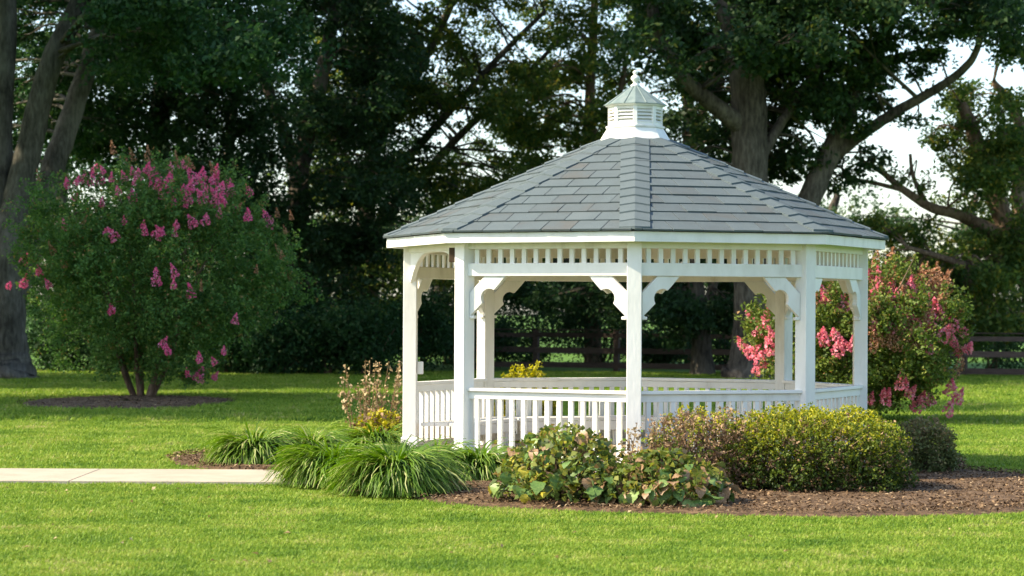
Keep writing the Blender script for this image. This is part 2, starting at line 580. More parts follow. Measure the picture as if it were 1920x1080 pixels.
def bed_mesh(name, poly, height, seed):
    r = np.random.default_rng(seed)
    c = poly.mean(axis=0)
    n = len(poly)
    rings = [1.0, 0.985, 0.96, 0.92, 0.86, 0.78, 0.68, 0.56, 0.42, 0.26, 0.12]
    V = []
    for k, s in enumerate(rings):
        jit = r.normal(size=(n, 2)) * (0.012 if k < 2 else 0.03)
        p = c + (poly - c) * s + jit
        hh = 0.012 if k == 0 else height * min(1.0, (1 - s) * 7 + 0.15)
        z = np.full(n, hh) + (r.random(n) * 0.02 if k else 0)
        V.append(np.column_stack([p, z]))
    V = np.concatenate(V)
    Q = []
    for k in range(len(rings) - 1):
        for i in range(n):
            j = (i + 1) % n
            Q.append([k * n + i, k * n + j, (k + 1) * n + j, (k + 1) * n + i])
    me = np_mesh(name, V, np.array(Q), M['mulch'])
    o = obj_mesh(name, me)
    # close the middle
    return tag(o, kind='structure')


bed_mesh('mulch_bed', BED, 0.05, 3)
bed_mesh('mulch_ring', RING, 0.06, 4)


def chips(name, poly, dens, seed, z0, ymax, size=(0.015, 0.055)):
    r = np.random.default_rng(seed)
    lo, hi = poly.min(axis=0), poly.max(axis=0)
    n = int((hi[0] - lo[0]) * (hi[1] - lo[1]) * dens)
    p = lo + r.random((n, 2)) * (hi - lo)
    p = p[in_poly(p, poly) & (p[:, 1] < ymax)]
    C = np.column_stack([p, z0 + r.random(len(p)) * 0.025])
    L = r.uniform(*size, len(p))
    V, Q = leaves(C, L, L * r.uniform(0.2, 0.5, len(p)), up=1.6, r=r, fold=0.05)
    o = obj_mesh(name, np_mesh(name, V, Q, M['chip'], r.random(len(Q)) ** 1.4))
    return tag(o, 'loose brown bark chips strewn over the bed', 'mulch', kind='stuff')


chips('bark_chips', BED, 900, 11, 0.05, 26.5)
tag(chips('bark_chips', RING, 220, 12, 0.06, 50), 'loose dark bark chips under the shaded pink shrub', 'mulch', kind='stuff')

root = empty('path', (-0.7, PATH_Y0, 0))
tag(root, kind='structure')
x1 = -0.95
while x1 > -14:
    x0 = x1 - 3.1
    MB().prism([(x0 + 0.004 + 0.7, 0, -0.05), (x1 - 0.004 + 0.7, 0, -0.05), (x1 - 0.004 + 0.7, PATH_Y1 - PATH_Y0, -0.05), (x0 + 0.004 + 0.7, PATH_Y1 - PATH_Y0, -0.05)],
               [(x0 + 0.004 + 0.7, 0, 0.045), (x1 - 0.004 + 0.7, 0, 0.045), (x1 - 0.004 + 0.7, PATH_Y1 - PATH_Y0, 0.045), (x0 + 0.004 + 0.7, PATH_Y1 - PATH_Y0, 0.045)]).build('slab', M['concrete'], root, bevel=0.006)
    x1 = x0

# ------------------------------------------------------------------ gazebo
R = 2.3
GC = Vector((1.252, 24.3, 0))
gz = empty('gazebo', GC, math.atan2(-GC.x, GC.y))
gz.rotation_euler.z = -math.atan2(GC.x, GC.y)
tag(gz, 'white octagonal wooden gazebo with grey shingled roof and louvred cupola', 'gazebo')
C8 = math.cos(math.radians(22.5))


def va(k):
    return math.radians(-90 + 45 * k)


def vert(k, r, z):
    return Vector((r * math.cos(va(k)), r * math.sin(va(k)), z))


def side_frame(s):
    """middle direction (outward) and tangent of side s (between post s and s+1)"""
    a = va(s) + math.radians(22.5)
    return Vector((math.cos(a), math.sin(a), 0)), Vector((-math.sin(a), math.cos(a), 0))


def oct_ring(r, z):
    return [vert(k, r, z) for k in range(8)]


PW = 0.138
for k in range(8):
    m = MB()
    m.box(vert(k, R, 1.135), (PW, PW, 2.27), rz=va(k))
    m.build('post', M['white'], gz, bevel=0.006)
    m = MB()
    m.box(vert(k, R, 0.27), (PW + 0.03, PW + 0.03, 0.10), rz=va(k))
    m.build('post_base', M['white'], gz, bevel=0.006)

# floor platform
m = MB()
m.prism(oct_ring(R + 0.12, 0.02), oct_ring(R + 0.12, 0.13))
m.build('platform', M['white'], gz, bevel=0.006)
for i in range(32):
    y0 = -2.25 + i * 0.1425
    # plank across the octagon
    yc = y0 + 0.07
    ap = R * C8
    a = abs(yc)
    half = min(R + 0.05 - 0.0, (R * C8 + R * math.sin(math.radians(22.5)) * 1.0))
    # exact half width of the octagon with a corner on -y
    best = 0.0
    for sd in range(8):
        o_, t_ = side_frame(sd)
        if o_.x > 1e-6:
            best = (R * C8 - o_.y * yc) / o_.x if best == 0 else min(best, (R * C8 - o_.y * yc) / o_.x)
    if best > 0.1:
        MB().box((0, yc, 0.147), (2 * best - 0.05, 0.136, 0.03)).build('floor_plank', M['deck'], gz)

SIDE = 2 * R * math.sin(math.radians(22.5))
NB = 13
bal_me = MB().box((0, 0, 0), (0.042, 0.042, 0.60)).mesh('baluster', M['white'])
spi_me = MB().box((0, 0, 0), (0.044, 0.03, 0.14)).mesh('spindle', M['white'])


def bracket_profile():
    """corner brace: u away from the post, v down from the beam"""
    pts = [(0.155, 0.0), (0.38, 0.0), (0.292, 0.098)]
    cx = cy = 0.208
    rad = 0.088
    for k in range(9):
        a = math.radians(-50 - k * (250 - 100) / 8 * 1.0)
        # arc on the corner side, from the beam end round to the post end
    arc = []
    a0, a1 = math.radians(-18), math.radians(-252)
    for k in range(13):
        a = a0 + (a1 - a0) * k / 12
        arc.append((cx + rad * math.cos(a), cy + rad * math.sin(a)))
    pts += [(p[0], p[1]) for p in arc if p[0] + p[1] < 0.415]
    pts += [(0.098, 0.292), (0.0, 0.385), (0.0, 0.155)]
    return pts


BP = bracket_profile()


def bracket(k, s, sgn):
    o, t = side_frame(s)
    base = vert(k, R, 0) + t * (sgn * PW * 0.5)
    zt = 1.95
    m = MB()
    th = 0.055
    ring = [base + t * (sgn * u) + Vector((0, 0, zt - v)) for u, v in BP]
    a = [p - o * th * 0.5 for p in ring]
    b = [p + o * th * 0.5 for p in ring]
    m.prism(a, b)
    m.build('bracket', M['white'], gz, bevel=0.005)
    MB().box(base + t * (sgn * 0.025) + Vector((0, 0, zt - 0.392)), (0.05, 0.062, 0.03), rz=math.atan2(t.y, t.x)).build('bracket_foot', M['white'], gz, bevel=0.006)


for s in range(8):
    o, t = side_frame(s)
    rz = math.atan2(t.y, t.x)
    mid = o * (R * C8)
    clear = SIDE - PW
    # header: top plate, spindles, lower beam
    MB().box(mid + Vector((0, 0, 2.270)), (clear + 0.04, 0.085, 0.125), rz=rz).build('top_plate', M['white'], gz, bevel=0.004)
    if s != 6:
        MB().box(mid + Vector((0, 0, 2.012)), (clear + 0.03, 0.085, 0.122), rz=rz).build('header_beam', M['white'], gz, bevel=0.005)
        n = 13
        for i in range(n):
            x = (i - (n - 1) / 2) * (clear / (n + 0.1))
            ob = obj_mesh('spindle', spi_me, gz)
            ob.location = mid + t * x + Vector((0, 0, 2.14))
            ob.rotation_euler = (0, 0, rz)
        bracket(s, s, 1)
        bracket((s + 1) % 8, s, -1)
        # railing
        MB().box(mid + Vector((0, 0, 0.866)), (clear + 0.03, 0.105, 0.032), rz=rz).build('rail_cap', M['white'], gz, bevel=0.005)
        MB().box(mid + Vector((0, 0, 0.813)), (clear + 0.02, 0.05, 0.07), rz=rz).build('top_rail', M['white'], gz, bevel=0.004)
        MB().box(mid + Vector((0, 0, 0.235)), (clear + 0.02, 0.05, 0.07), rz=rz).build('bottom_rail', M['white'], gz, bevel=0.004)
        for i in range(NB):
            x = (i - (NB - 1) / 2) * (clear / (NB + 0.2))
            ob = obj_mesh('baluster', bal_me, gz)
            ob.location = mid + t * x + Vector((0, 0, 0.50))
            ob.rotation_euler = (0, 0, rz)
    else:
        # arched valance over the entrance
        m = MB()
        pts_t, pts_b = [], []
        N = 16
        for i in range(N + 1):
            u = -clear / 2 + clear * i / N
            q = abs(u) / (clear / 2)
            zb = 2.20 - 0.30 * max(0.0, q - 0.15) ** 3 / 0.85 ** 3
            pts_b.append((u, zb))
        ring = pts_b + [(clear / 2, 2.215), (-clear / 2, 2.215)]
        A = [mid + t * u + Vector((0, 0, z)) - o * 0.025 for u, z in ring]
        B = [mid + t * u + Vector((0, 0, z)) + o * 0.025 for u, z in ring]
        m.prism(A, B)
        m.build('arched_valance', M['white'], gz, bevel=0.004)

# benches along the far sides
for s in (2, 3, 4, 5):
    o, t = side_frame(s)
    rz = math.atan2(t.y, t.x)
    a_out, a_in = R * C8 - 0.10, R * C8 - 0.50
    for j in range(3):
        a0, a1 = a_out - j * 0.134, a_out - j * 0.134 - 0.124
        h0, h1 = a0 * math.tan(math.radians(22.5)) - 0.01, a1 * math.tan(math.radians(22.5)) - 0.01
        ring = [o * a0 - t * h0, o * a0 + t * h0, o * a1 + t * h1, o * a1 - t * h1]
        MB().prism([p + Vector((0, 0, 0.43)) for p in ring], [p + Vector((0, 0, 0.465)) for p in ring]).build('bench_plank', M['white'], gz)
    h = (a_in) * math.tan(math.radians(22.5)) - 0.03
    MB().box(o * (a_in + 0.03) + Vector((0, 0, 0.375)), (2 * h, 0.03, 0.10), rz=rz).build('bench_apron', M['white'], gz)
    for q in (-0.8, 0.8):
        MB().box(o * (a_in + 0.1) + t * (h * q) + Vector((0, 0, 0.295)), (0.08, 0.08, 0.264), rz=rz).build('bench_leg', M['white'], gz)

# eaves, ceiling, roof deck
RE = 2.55
for s in range(8):
    k2 = (s + 1) % 8
    zt, zb, th = 2.357, 2.262, 0.022
    outer = RE
    inner = RE - th / C8
    m = MB()
    m.prism([vert(s, outer, zb), vert(k2, outer, zb), vert(k2, inner, zb), vert(s, inner, zb)], [vert(s, outer, zt), vert(k2, outer, zt), vert(k2, inner, zt), vert(s, inner, zt)])
    m.build('fascia_board', M['white'], gz, bevel=0.003)
    MB().prism([vert(s, inner - 0.002, 2.279), vert(k2, inner - 0.002, 2.279), vert(k2, R + 0.045, 2.279), vert(s, R + 0.045, 2.279)], [vert(s, inner - 0.002, 2.291), vert(k2, inner - 0.002, 2.291), vert(k2, R + 0.045, 2.291), vert(s, R + 0.045, 2.291)]).build('soffit', M['white'], gz)

Z0, Z1, RT = 2.367, 3.365, 0.36
RO = RE + 0.02
m = MB()
b0 = [vert(k, RO - 0.01, Z0) for k in range(8)]
b1 = [vert(k, RT, Z1) for k in range(8)]
m.v = b0 + b1
m.f = [[k, (k + 1) % 8, 8 + (k + 1) % 8, 8 + k] for k in range(8)]
m.f.append([8 + k for k in range(8)])
m.build('roof_deck', M['felt'], gz)
m = MB()
m.v = [vert(k, R + 0.06, 2.345) for k in range(8)] + [vert(k, RT, Z1 - 0.09) for k in range(8)]
m.f = [[8 + k, 8 + (k + 1) % 8, (k + 1) % 8, k] for k in range(8)] + [[15 - k for k in range(8)]]
m.build('ceiling', M['wood_in'], gz)

ROWS = 11
a0, a1 = RO * C8, RT * C8
SL = math.hypot(a0 - a1, Z1 - Z0)
EX = SL / (ROWS + 0.15)
T22 = math.tan(math.radians(22.5))


def clip(poly, nx, ny, d):
    """keep nx*x + ny*y <= d"""
    out = []
    for i in range(len(poly)):
        p, q = poly[i], poly[(i + 1) % len(poly)]
        fp, fq = nx * p[0] + ny * p[1] - d, nx * q[0] + ny * q[1] - d
        if fp <= 0:
            out.append(p)
        if fp * fq < 0:
            u = fp / (fp - fq)
            out.append((p[0] + (q[0] - p[0]) * u, p[1] + (q[1] - p[1]) * u))
    return out


back = MB()
rr = random.Random(5)
for s in range(8):
    o, t = side_frame(s)
    up = (o * (a1 - a0) + Vector((0, 0, Z1 - Z0))).normalized()
    nr = t.cross(up).normalized()
    if nr.z < 0:
        nr = -nr
    org = o * a0 + Vector((0, 0, Z0))
    slope = (a0 - a1) / SL * T22            # half width lost per metre up the slope
    hw0 = a0 * T22
    front = s in (6, 7, 0, 1)
    for r_ in range(ROWS):
        w0 = r_ * EX - (0.015 if r_ == 0 else 0)
        w1 = min((r_ + 1) * EX + 0.03, SL)
        off = 0.1525 if r_ % 2 else 0.0
        off += 0.05 * s
        x = -6 * 0.305 + off % 0.305 - 0.305
        while x < 1.6:
            g = 0.004
            poly = [(x + g, w0 + rr.uniform(-0.004, 0.004)), (x + 0.305 - g, w0 + rr.uniform(-0.004, 0.004)), (x + 0.305 - g, w1), (x + g, w1)]
            x += 0.305
            poly = clip(poly, 1, slope, hw0)
            if len(poly) >= 3:
                poly = clip(poly, -1, slope, hw0)
            if len(poly) < 3:
                continue
            ar = abs(sum(poly[i][0] * poly[(i + 1) % len(poly)][1] - poly[(i + 1) % len(poly)][0] * poly[i][1] for i in range(len(poly)))) / 2
            if ar < 0.003:
                continue
            hb = 0.013 + rr.uniform(-0.002, 0.005)

            def hgt(q):
                return 0.003 + (hb) * max(0.0, 1 - (q - w0) / (w1 - w0))
            bot = [org + t * p[0] + up * p[1] + nr * 0.0015 for p in poly]
            topp = [org + t * p[0] + up * p[1] + nr * (hgt(p[1]) + 0.004) for p in poly]
            if front:
                mm = MB()
                mm.prism(bot, topp)
                mm.build('shingle', M['shingle'], gz)
            else:
                back.prism(bot, topp)
bo = back.build('shingle', M['shingle'], gz)
bo['kind'] = 'stuff'

NH = 12
for k in range(8):
    p0, p1 = vert(k, RO + 0.01, Z0 + 0.012), vert(k, RT, Z1 + 0.012)
    hd = (p1 - p0)
    hl = hd.length
    hd.normalize()
    e = hl / (NH + 0.1)
    oL, tL = side_frame((k - 1) % 8)
    oR, tR = side_frame(k)
    for i in range(NH):
        q0 = p0 + hd * (i * e)
        q1 = p0 + hd * min((i + 1) * e + 0.03, hl)
        wv = 0.155
        lift0, lift1 = 0.020 + rr.uniform(0, 0.005), 0.006
        Z = Vector((0, 0, 1))
        mm = MB()
        # outline: along the hip, left wing, right wing (wings lie in the two roof planes)
        wl, wr = -tL, tR
        wl = (wl - hd * wl.dot(hd)).normalized() * wv * 0.93
        wr = (wr - hd * wr.dot(hd)).normalized() * wv * 0.93
        if i == 0:
            wl0, wr0 = -tL * wv, tR * wv
        else:
            wl0, wr0 = wl, wr
        A = [q0 + wl0, q0, q0 + wr0, q1 + wr, q1, q1 + wl]
        low = [a - Z * 0.004 for a in A]
        hi = [a + Z * (lift0 if j < 3 else lift1) for j, a in enumerate(A)]
        v = low + hi
        mm.v = v
        mm.f = [[6, 7, 10, 11], [7, 8, 9, 10], [0, 1, 7, 6], [1, 2, 8, 7], [2, 3, 9, 8], [3, 4, 10, 9], [4, 5, 11, 10], [5, 0, 6, 11]]
        mm.build('hip_shingle', M['shingle_b'], gz)

# cupola
cu = MB().prism(oct_ring(0.385, 3.325), oct_ring(0.385, 3.352))
cu.prism(oct_ring(0.372, 3.352), oct_ring(0.288, 3.492))
cup = cu.build('cupola', M['white'], gz, bevel=0.003)
MB().prism(oct_ring(0.302, 3.492), oct_ring(0.302, 3.514)).build('ledge', M['white'], cup, bevel=0.003)
MB().prism(oct_ring(0.215, 3.514), oct_ring(0.215, 3.712)).build('louvre_backing', M['fence'], cup)
for k in range(8):
    MB().box(vert(k, 0.262, 3.613), (0.035, 0.044, 0.198), rz=va(k)).build('corner_post', M['white'], cup, bevel=0.003)
    o, t = side_frame(k)
    rz = math.atan2(t.y, t.x)
    ap = 0.262 * C8
    wd = 2 * 0.262 * math.sin(math.radians(22.5)) - 0.03
    MB().box(o * ap + Vector((0, 0, 3.528)), (wd, 0.03, 0.028), rz=rz).build('louvre_frame', M['white'], cup)
    MB().box(o * ap + Vector((0, 0, 3.696)), (wd, 0.03, 0.032), rz=rz).build('louvre_frame', M['white'], cup)
    for j in range(4):
        ax = (t, (o * 0.75 + Vector((0, 0, -0.66))).normalized(), (o * 0.66 + Vector((0, 0, 0.75))).normalized())
        MB().box(o * ap + Vector((0, 0, 3.560 + j * 0.035)), (wd, 0.046, 0.008), axes=ax).build('louvre_slat', M['white'], cup)
MB().prism(oct_ring(0.30, 3.712), oct_ring(0.318, 3.728)).build('cupola_eave', M['white'], cup, bevel=0.002)
m = MB().prism(oct_ring(0.325, 3.728), oct_ring(0.325, 3.734))
m.prism(oct_ring(0.320, 3.734), oct_ring(0.035, 3.935))
cr = m.build('cupola_roof', M['copper'], cup)
for k in range(8):
    o, t = side_frame(k)
    for q in (0.0,):
        p = o * 0.32 * C8 + Vector((0, 0, 3.737))
        p2 = o * 0.05 + Vector((0, 0, 3.922))
        MB().tube([p, p2], [0.006, 0.006], seg=5).build('standing_seam', M['copper'], cr)
MB().lathe([(0.045, 3.92), (0.05, 3.935), (0.03, 3.95), (0.02, 3.965), (0.032, 3.978), (0.046, 3.998), (0.048, 4.012), (0.036, 4.03), (0.018, 4.042), (0.016, 4.05), (0.026, 4.06), (0.028, 4.07), (0.018, 4.084), (0.004, 4.09)], (0, 0, 0)).build('finial', M['white'], cup, smooth=True)

# small fittings seen on the posts
o, t = side_frame(5)
p = vert(6, R, 1.03) - t * 0.0
MB().box(vert(6, R, 0) + Vector((0.105, 0.0, 1.03)), (0.062, 0.05, 0.13)).build('outlet_box', M['white'], gz, bevel=0.008)
MB().box(vert(7, R, 0) + Vector((-0.115, 0.05, 2.155)), (0.075, 0.07, 0.14)).build('wooden_block', M['brownbox'], gz, bevel=0.004)


# ------------------------------------------------------------------ fence
def fence(name, A, B, label, n):
    A, B = Vector(A), Vector(B)
    root = empty(name, A)
    tag(root, label, 'fence', None)
    d = (B - A) / n
    rz = math.atan2(d.y, d.x)
    r = random.Random(n)
    for i in range(n + 1):
        p = d * i
        MB().box(p + Vector((0, 0, 0.55)), (0.15, 0.15, 1.10), rz=rz).build('post', M['fence'], root, bevel=0.01)
    nrm = Vector((-d.y, d.x, 0)).normalized()
    for i in range(n):
        c = d * (i + 0.5) - nrm * 0.095
        for z in (0.15, 0.57, 0.97):
            h = 0.15 if z < 0.9 else 0.12
            MB().box(c + Vector((0, 0, z + r.uniform(-0.015, 0.015))), (d.length - 0.01, 0.035, h), rz=rz).build('board', M['fence'], root)
        MB().box(d * (i + 0.5) + Vector((0, 0, 1.115)), (d.length - 0.01, 0.16, 0.03), rz=rz).build('cap_board', M['fence'], root)
    return root


fence('board_fence', (-1.5, 66.0, 0), (18.0, 57.5, 0), 'dark weathered three board fence running behind the gazebo and under the trees', 9)


# ------------------------------------------------------------------ trees
def tree(name, label, Y, limbs, clumps, bark, leaf, leaf_len=0.15, per=16, srad=0.36, upper=None, seed=1, group=None, twigs=4, zmin=None):
    """limbs: lists of (px, py, diameter_px, depth offset); clumps: (px, py, rx, ry, sprigs, depth offset)"""
    r = np.random.default_rng(seed)
    rnd = random.Random(seed)
    base = P(limbs[0][0][0], limbs[0][0][1], Y + limbs[0][0][3])
    root = empty(name, (base.x, base.y, 0))
    tag(root, label, 'tree', group)
    off = np.array([base.x, base.y, 0])
    m = MB()
    nodes = []
    for li, L in enumerate(limbs):
        pts = []
        for (x, y, d, dy) in L:
            q = P(x, y, Y + dy)
            pts.append((q.x, q.y, q.z, d / F * (Y + dy) / 2))
        if li == 0:
            b = pts[0]
            pts[0] = (b[0], b[1], -0.1, b[3])
        sp = smooth_path(pts, 7)
        P3, RA = [], []
        for k, q in enumerate(sp):
            jit = q[3] * (0.03 if li == 0 else 0.07)
            P3.append(Vector((q[0] + rnd.uniform(-jit, jit) - off[0], q[1] + rnd.uniform(-jit, jit) - off[1], q[2])))
            RA.append(max(q[3], 0.012))
            nodes.append((q[0], q[1], q[2], q[3]))
        m.tube(P3, RA, seg=14 if RA[0] > 0.15 else 7, wob=0.035)
    ND = np.array(nodes)
    allC = []
    for ci, (x, y, rx, ry, ns, dy) in enumerate(clumps):
        c = P(x, y, Y + dy)
        s = (Y + dy) / F
        ex, ez = rx * s, ry * s
        ey = min(max(ex, ez), 0.5 * (ex + ez) + 0.6)
        n_tot = max(3, ns)
        # a clump is several loose sprays
        nsp = max(3, int(n_tot / 9))
        sc = ball(nsp, r) * np.array([ex, ey, ez]) + np.array(c)
        per_sp = r.multinomial(n_tot, np.full(nsp, 1 / nsp))
        cs = np.repeat(sc, per_sp, axis=0)
        cs = cs + r.normal(size=cs.shape) * np.array([0.42, 0.42, 0.26]) * min(1.0, max(0.35, ex / 1.3))
        allC.append(cs)
        # a branch from the nearest limb to the clump, twigs to some sprays
        if len(ND):
            big = ND[ND[:, 3] > 0.03]
            src = big if len(big) else ND
            dist = np.linalg.norm(src[:, :3] - np.array(c), axis=1) + np.maximum(0, src[:, 2] - c.z) * 0.6
            q = src[np.argmin(dist)]
            a = Vector(q[:3])
            if dist.min() < 6:
                mid = (a + c) / 2 + Vector((rnd.uniform(-0.3, 0.3), rnd.uniform(-0.3, 0.3), rnd.uniform(0.0, 0.5)))
                path = smooth_path([tuple(a), tuple(mid), tuple(c)], 5)
                r0 = min(q[3] * 0.5, 0.022 + 0.008 * dist.min())
                m.tube([Vector(p_) - Vector(off) for p_ in path], list(np.linspace(r0, 0.014, len(path))), seg=5)
                for k in range(min(twigs, nsp)):
                    e = Vector(sc[k])
                    st = Vector(path[rnd.randrange(3, len(path))])
                    md = (st + e) / 2 + Vector((rnd.uniform(-0.15, 0.15), rnd.uniform(-0.15, 0.15), rnd.uniform(-0.1, 0.25)))
                    m.tube([v_ - Vector(off) for v_ in (st, md, e)], [0.016, 0.012, 0.006], seg=4)
    m.build('trunk', bark, root, smooth=True)
    Cn = np.concatenate(allC)
    if zmin is not None:
        Cn = Cn[Cn[:, 2] > zmin]
    LC = sprigs(Cn, per, srad, 0.55, r)
    n = len(LC)
    L = r.uniform(0.7, 1.25, n) * leaf_len
    V, Q = leaves(LC, L, L * r.uniform(0.45, 0.62, n), up=0.75, r=r)
    sprig_tone = np.repeat(r.normal(0, 0.16, len(Cn)), per)
    tone = np.clip(r.beta(2, 2.4, n) + sprig_tone, 0, 1)
    if upper:
        ur = np.random.default_rng(seed + 100)
        VV, QQ, TT = [V], [Q], [tone]
        nb = len(V)
        for (ux, uy, uz, ur_, uh, un) in upper:
            k = 40
            cc = ball(k, ur, 0.35) * np.array([ur_, ur_, uh]) + np.array([ux, uy, uz])
            pc = np.repeat(cc, un // k, axis=0)
            pc = pc + ur.normal(size=pc.shape) * np.array([0.9, 0.9, 0.6])
            pc = pc[pc[:, 2] > HCAM + 0.140 * pc[:, 1]]
            LL = ur.uniform(0.28, 0.5, len(pc))
            v_, q_ = leaves(pc, LL, LL * 0.6, up=1.0, r=ur)
            VV.append(v_)
            QQ.append(q_ + nb)
            nb += len(v_)
            TT.append(ur.random(len(q_)))
        V, Q, tone = np.concatenate(VV), np.concatenate(QQ), np.concatenate(TT)
    o = obj_mesh('crown', np_mesh('crown', V - off, Q, leaf, tone), root)
    return root


def scatter(x0, x1, y0, y1, n, rx, ry, ns, d0, d1, seed, avoid=()):
    """clump list filling a region of the picture at assorted depths"""
    r = random.Random(seed)
    out = []
    k = 0
    while len(out) < n and k < n * 20:
        k += 1
        x, y = r.uniform(x0, x1), r.uniform(y0, y1)
        if any(a <= x <= b and c <= y <= d for a, b, c, d in avoid):
            continue
        f = r.uniform(0.7, 1.3)
        out.append((x, y, rx * f, ry * f, int(ns * f), r.uniform(d0, d1)))
    return out


SKY = [(1555, 1800, 150, 400)]

# many-stemmed tree at the left edge
tree('maple_tree', 'huge grey many-stemmed tree with a flared base at the left edge', 54,
     [[(16, 716, 128, 0), (15, 704, 104, 0), (14, 684, 88, 0), (12, 640, 77, 0), (12, 560, 70, 0), (16, 470, 66, 0), (30, 390, 56, 0.2), (58, 260, 48, 0.3), (95, 120, 42, 0.3), (150, 0, 36, 0.3), (220, -190, 30, 0)],
      [(6, 560, 56, 0), (0, 420, 46, 0.3), (4, 240, 38, 0.6), (10, 60, 36, 0.8), (12, -180, 32, 1)],
      [(26, 560, 50, 0.4), (58, 470, 48, 1.0), (88, 350, 46, 1.4), (132, 220, 40, 1.8), (168, 110, 36, 2.1), (230, -60, 36, 2.4)]
      ],
     scatter(230, 560, -60, 130, 22, 70, 46, 60, -5, 3, 21) + [(235, 25, 60, 34, 90, -5), (420, 100, 80, 42, 120, -5), (370, 130, 40, 26, 40, -5), (300, 10, 80, 30, 90, -5)] + scatter(-60, 230, -60, 330, 30, 70, 50, 60, 4, 9, 22),
     M['bark_maple'], M['leaf_maple'], 0.14, 16, 0.36,
     upper=[(-11, 55, 14.5, 6, 4.5, 6000), (-6, 52, 15.5, 5.5, 4.5, 5400)], seed=31)

# dark wood behind the left shrub
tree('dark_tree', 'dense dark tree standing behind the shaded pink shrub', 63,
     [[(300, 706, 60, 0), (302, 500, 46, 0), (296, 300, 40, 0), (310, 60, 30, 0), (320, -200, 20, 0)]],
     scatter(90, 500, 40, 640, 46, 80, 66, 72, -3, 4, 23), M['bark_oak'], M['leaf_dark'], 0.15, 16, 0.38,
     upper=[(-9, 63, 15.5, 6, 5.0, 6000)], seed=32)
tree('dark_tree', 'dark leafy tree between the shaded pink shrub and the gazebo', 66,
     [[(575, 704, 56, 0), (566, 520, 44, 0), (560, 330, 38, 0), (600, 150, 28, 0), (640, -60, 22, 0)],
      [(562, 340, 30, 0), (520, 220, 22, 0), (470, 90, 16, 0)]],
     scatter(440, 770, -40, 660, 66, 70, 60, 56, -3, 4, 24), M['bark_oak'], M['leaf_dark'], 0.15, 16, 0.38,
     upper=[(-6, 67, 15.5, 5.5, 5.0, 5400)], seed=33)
# tree with sweeping limbs left of the cupola
tree('leaning_tree', 'tree with long limbs sweeping up to the upper middle, beside the cupola', 70,
     [[(700, 700, 43, 0), (690, 540, 36, 0), (685, 400, 31, 0), (700, 290, 25, 0), (740, 205, 21, 0), (800, 100, 17, 0), (850, -10, 14, 0), (900, -160, 10, 0)],
      [(688, 380, 24, 0), (760, 300, 18, -0.5), (850, 200, 14, -1), (940, 100, 11, -1), (1020, 20, 8, -1)],
      [(690, 440, 21, 0.5), (800, 320, 17, 1), (880, 235, 14, 1), (960, 165, 10, 1), (1060, 60, 7, 1)]],
     scatter(590, 1010, -60, 380, 130, 42, 32, 26, -4, 5, 25) + scatter(600, 900, 340, 620, 26, 60, 50, 44, -2, 4, 26),
     M['bark_oak'], M['leaf_yel'], 0.14, 15, 0.34, upper=[(-2, 70, 16.0, 5, 4.5, 3120)], seed=34)
tree('slender_tree', 'slender forked tree directly behind the cupola', 72,
     [[(1112, 700, 34, 0), (1112, 500, 30, 0), (1108, 300, 24, 0), (1104, 190, 20, 0), (1110, 60, 16, 0), (1118, -120, 12, 0)],
      [(1110, 330, 16, 0), (1150, 220, 12, 0), (1170, 120, 10, 0)],
      [(1300, 700, 34, 1), (1296, 420, 28, 1), (1290, 240, 24, 1), (1286, 120, 18, 1), (1270, -60, 14, 1)],
      [(1292, 270, 18, 1), (1330, 180, 12, 1), (1360, 100, 9, 1)]],
     scatter(960, 1340, -60, 350, 96, 42, 32, 25, -4, 5, 27) + scatter(880, 1400, 380, 560, 20, 60, 50, 44, 0, 4, 28),
     M['bark_warm'], M['leaf_yel'], 0.14, 15, 0.34, upper=[(3.5, 72, 16.0, 5, 4.5, 3120)], seed=35)
# the two oaks right of the cupola
tree('oak_tree', 'massive straight oak trunk rising behind the gazebo roof', 57,
     [[(1402, 712, 116, 0), (1404, 690, 84, 0), (1408, 600, 66, 0), (1408, 420, 66, 0), (1404, 260, 68, 0), (1400, 160, 66, 0), (1385, 80, 56, 0), (1350, -40, 46, 0), (1330, -200, 40, 0)],
      [(1400, 240, 44, 0), (1350, 205, 34, -0.4), (1290, 155, 28, -0.8), (1245, 90, 24, -1), (1215, -10, 22, -1), (1200, -140, 18, -1)],
      [(1404, 170, 44, 0), (1425, 90, 36, 0.5), (1440, 10, 32, 0.8), (1450, -160, 26, 1)],
      [(1425, 290, 26, 0), (1455, 240, 20, 0.4), (1485, 195, 16, 0.8), (1530, 120, 10, 1)]],
     scatter(1200, 1640, -60, 110, 30, 60, 40, 46, -4, 3, 29) + scatter(1260, 1560, 40, 330, 52, 42, 34, 22, 1, 5, 30),
     M['bark_oak'], M['leaf_oak'], 0.16, 15, 0.36, upper=[(6, 57, 15.0, 6, 4.5, 5040)], seed=36)
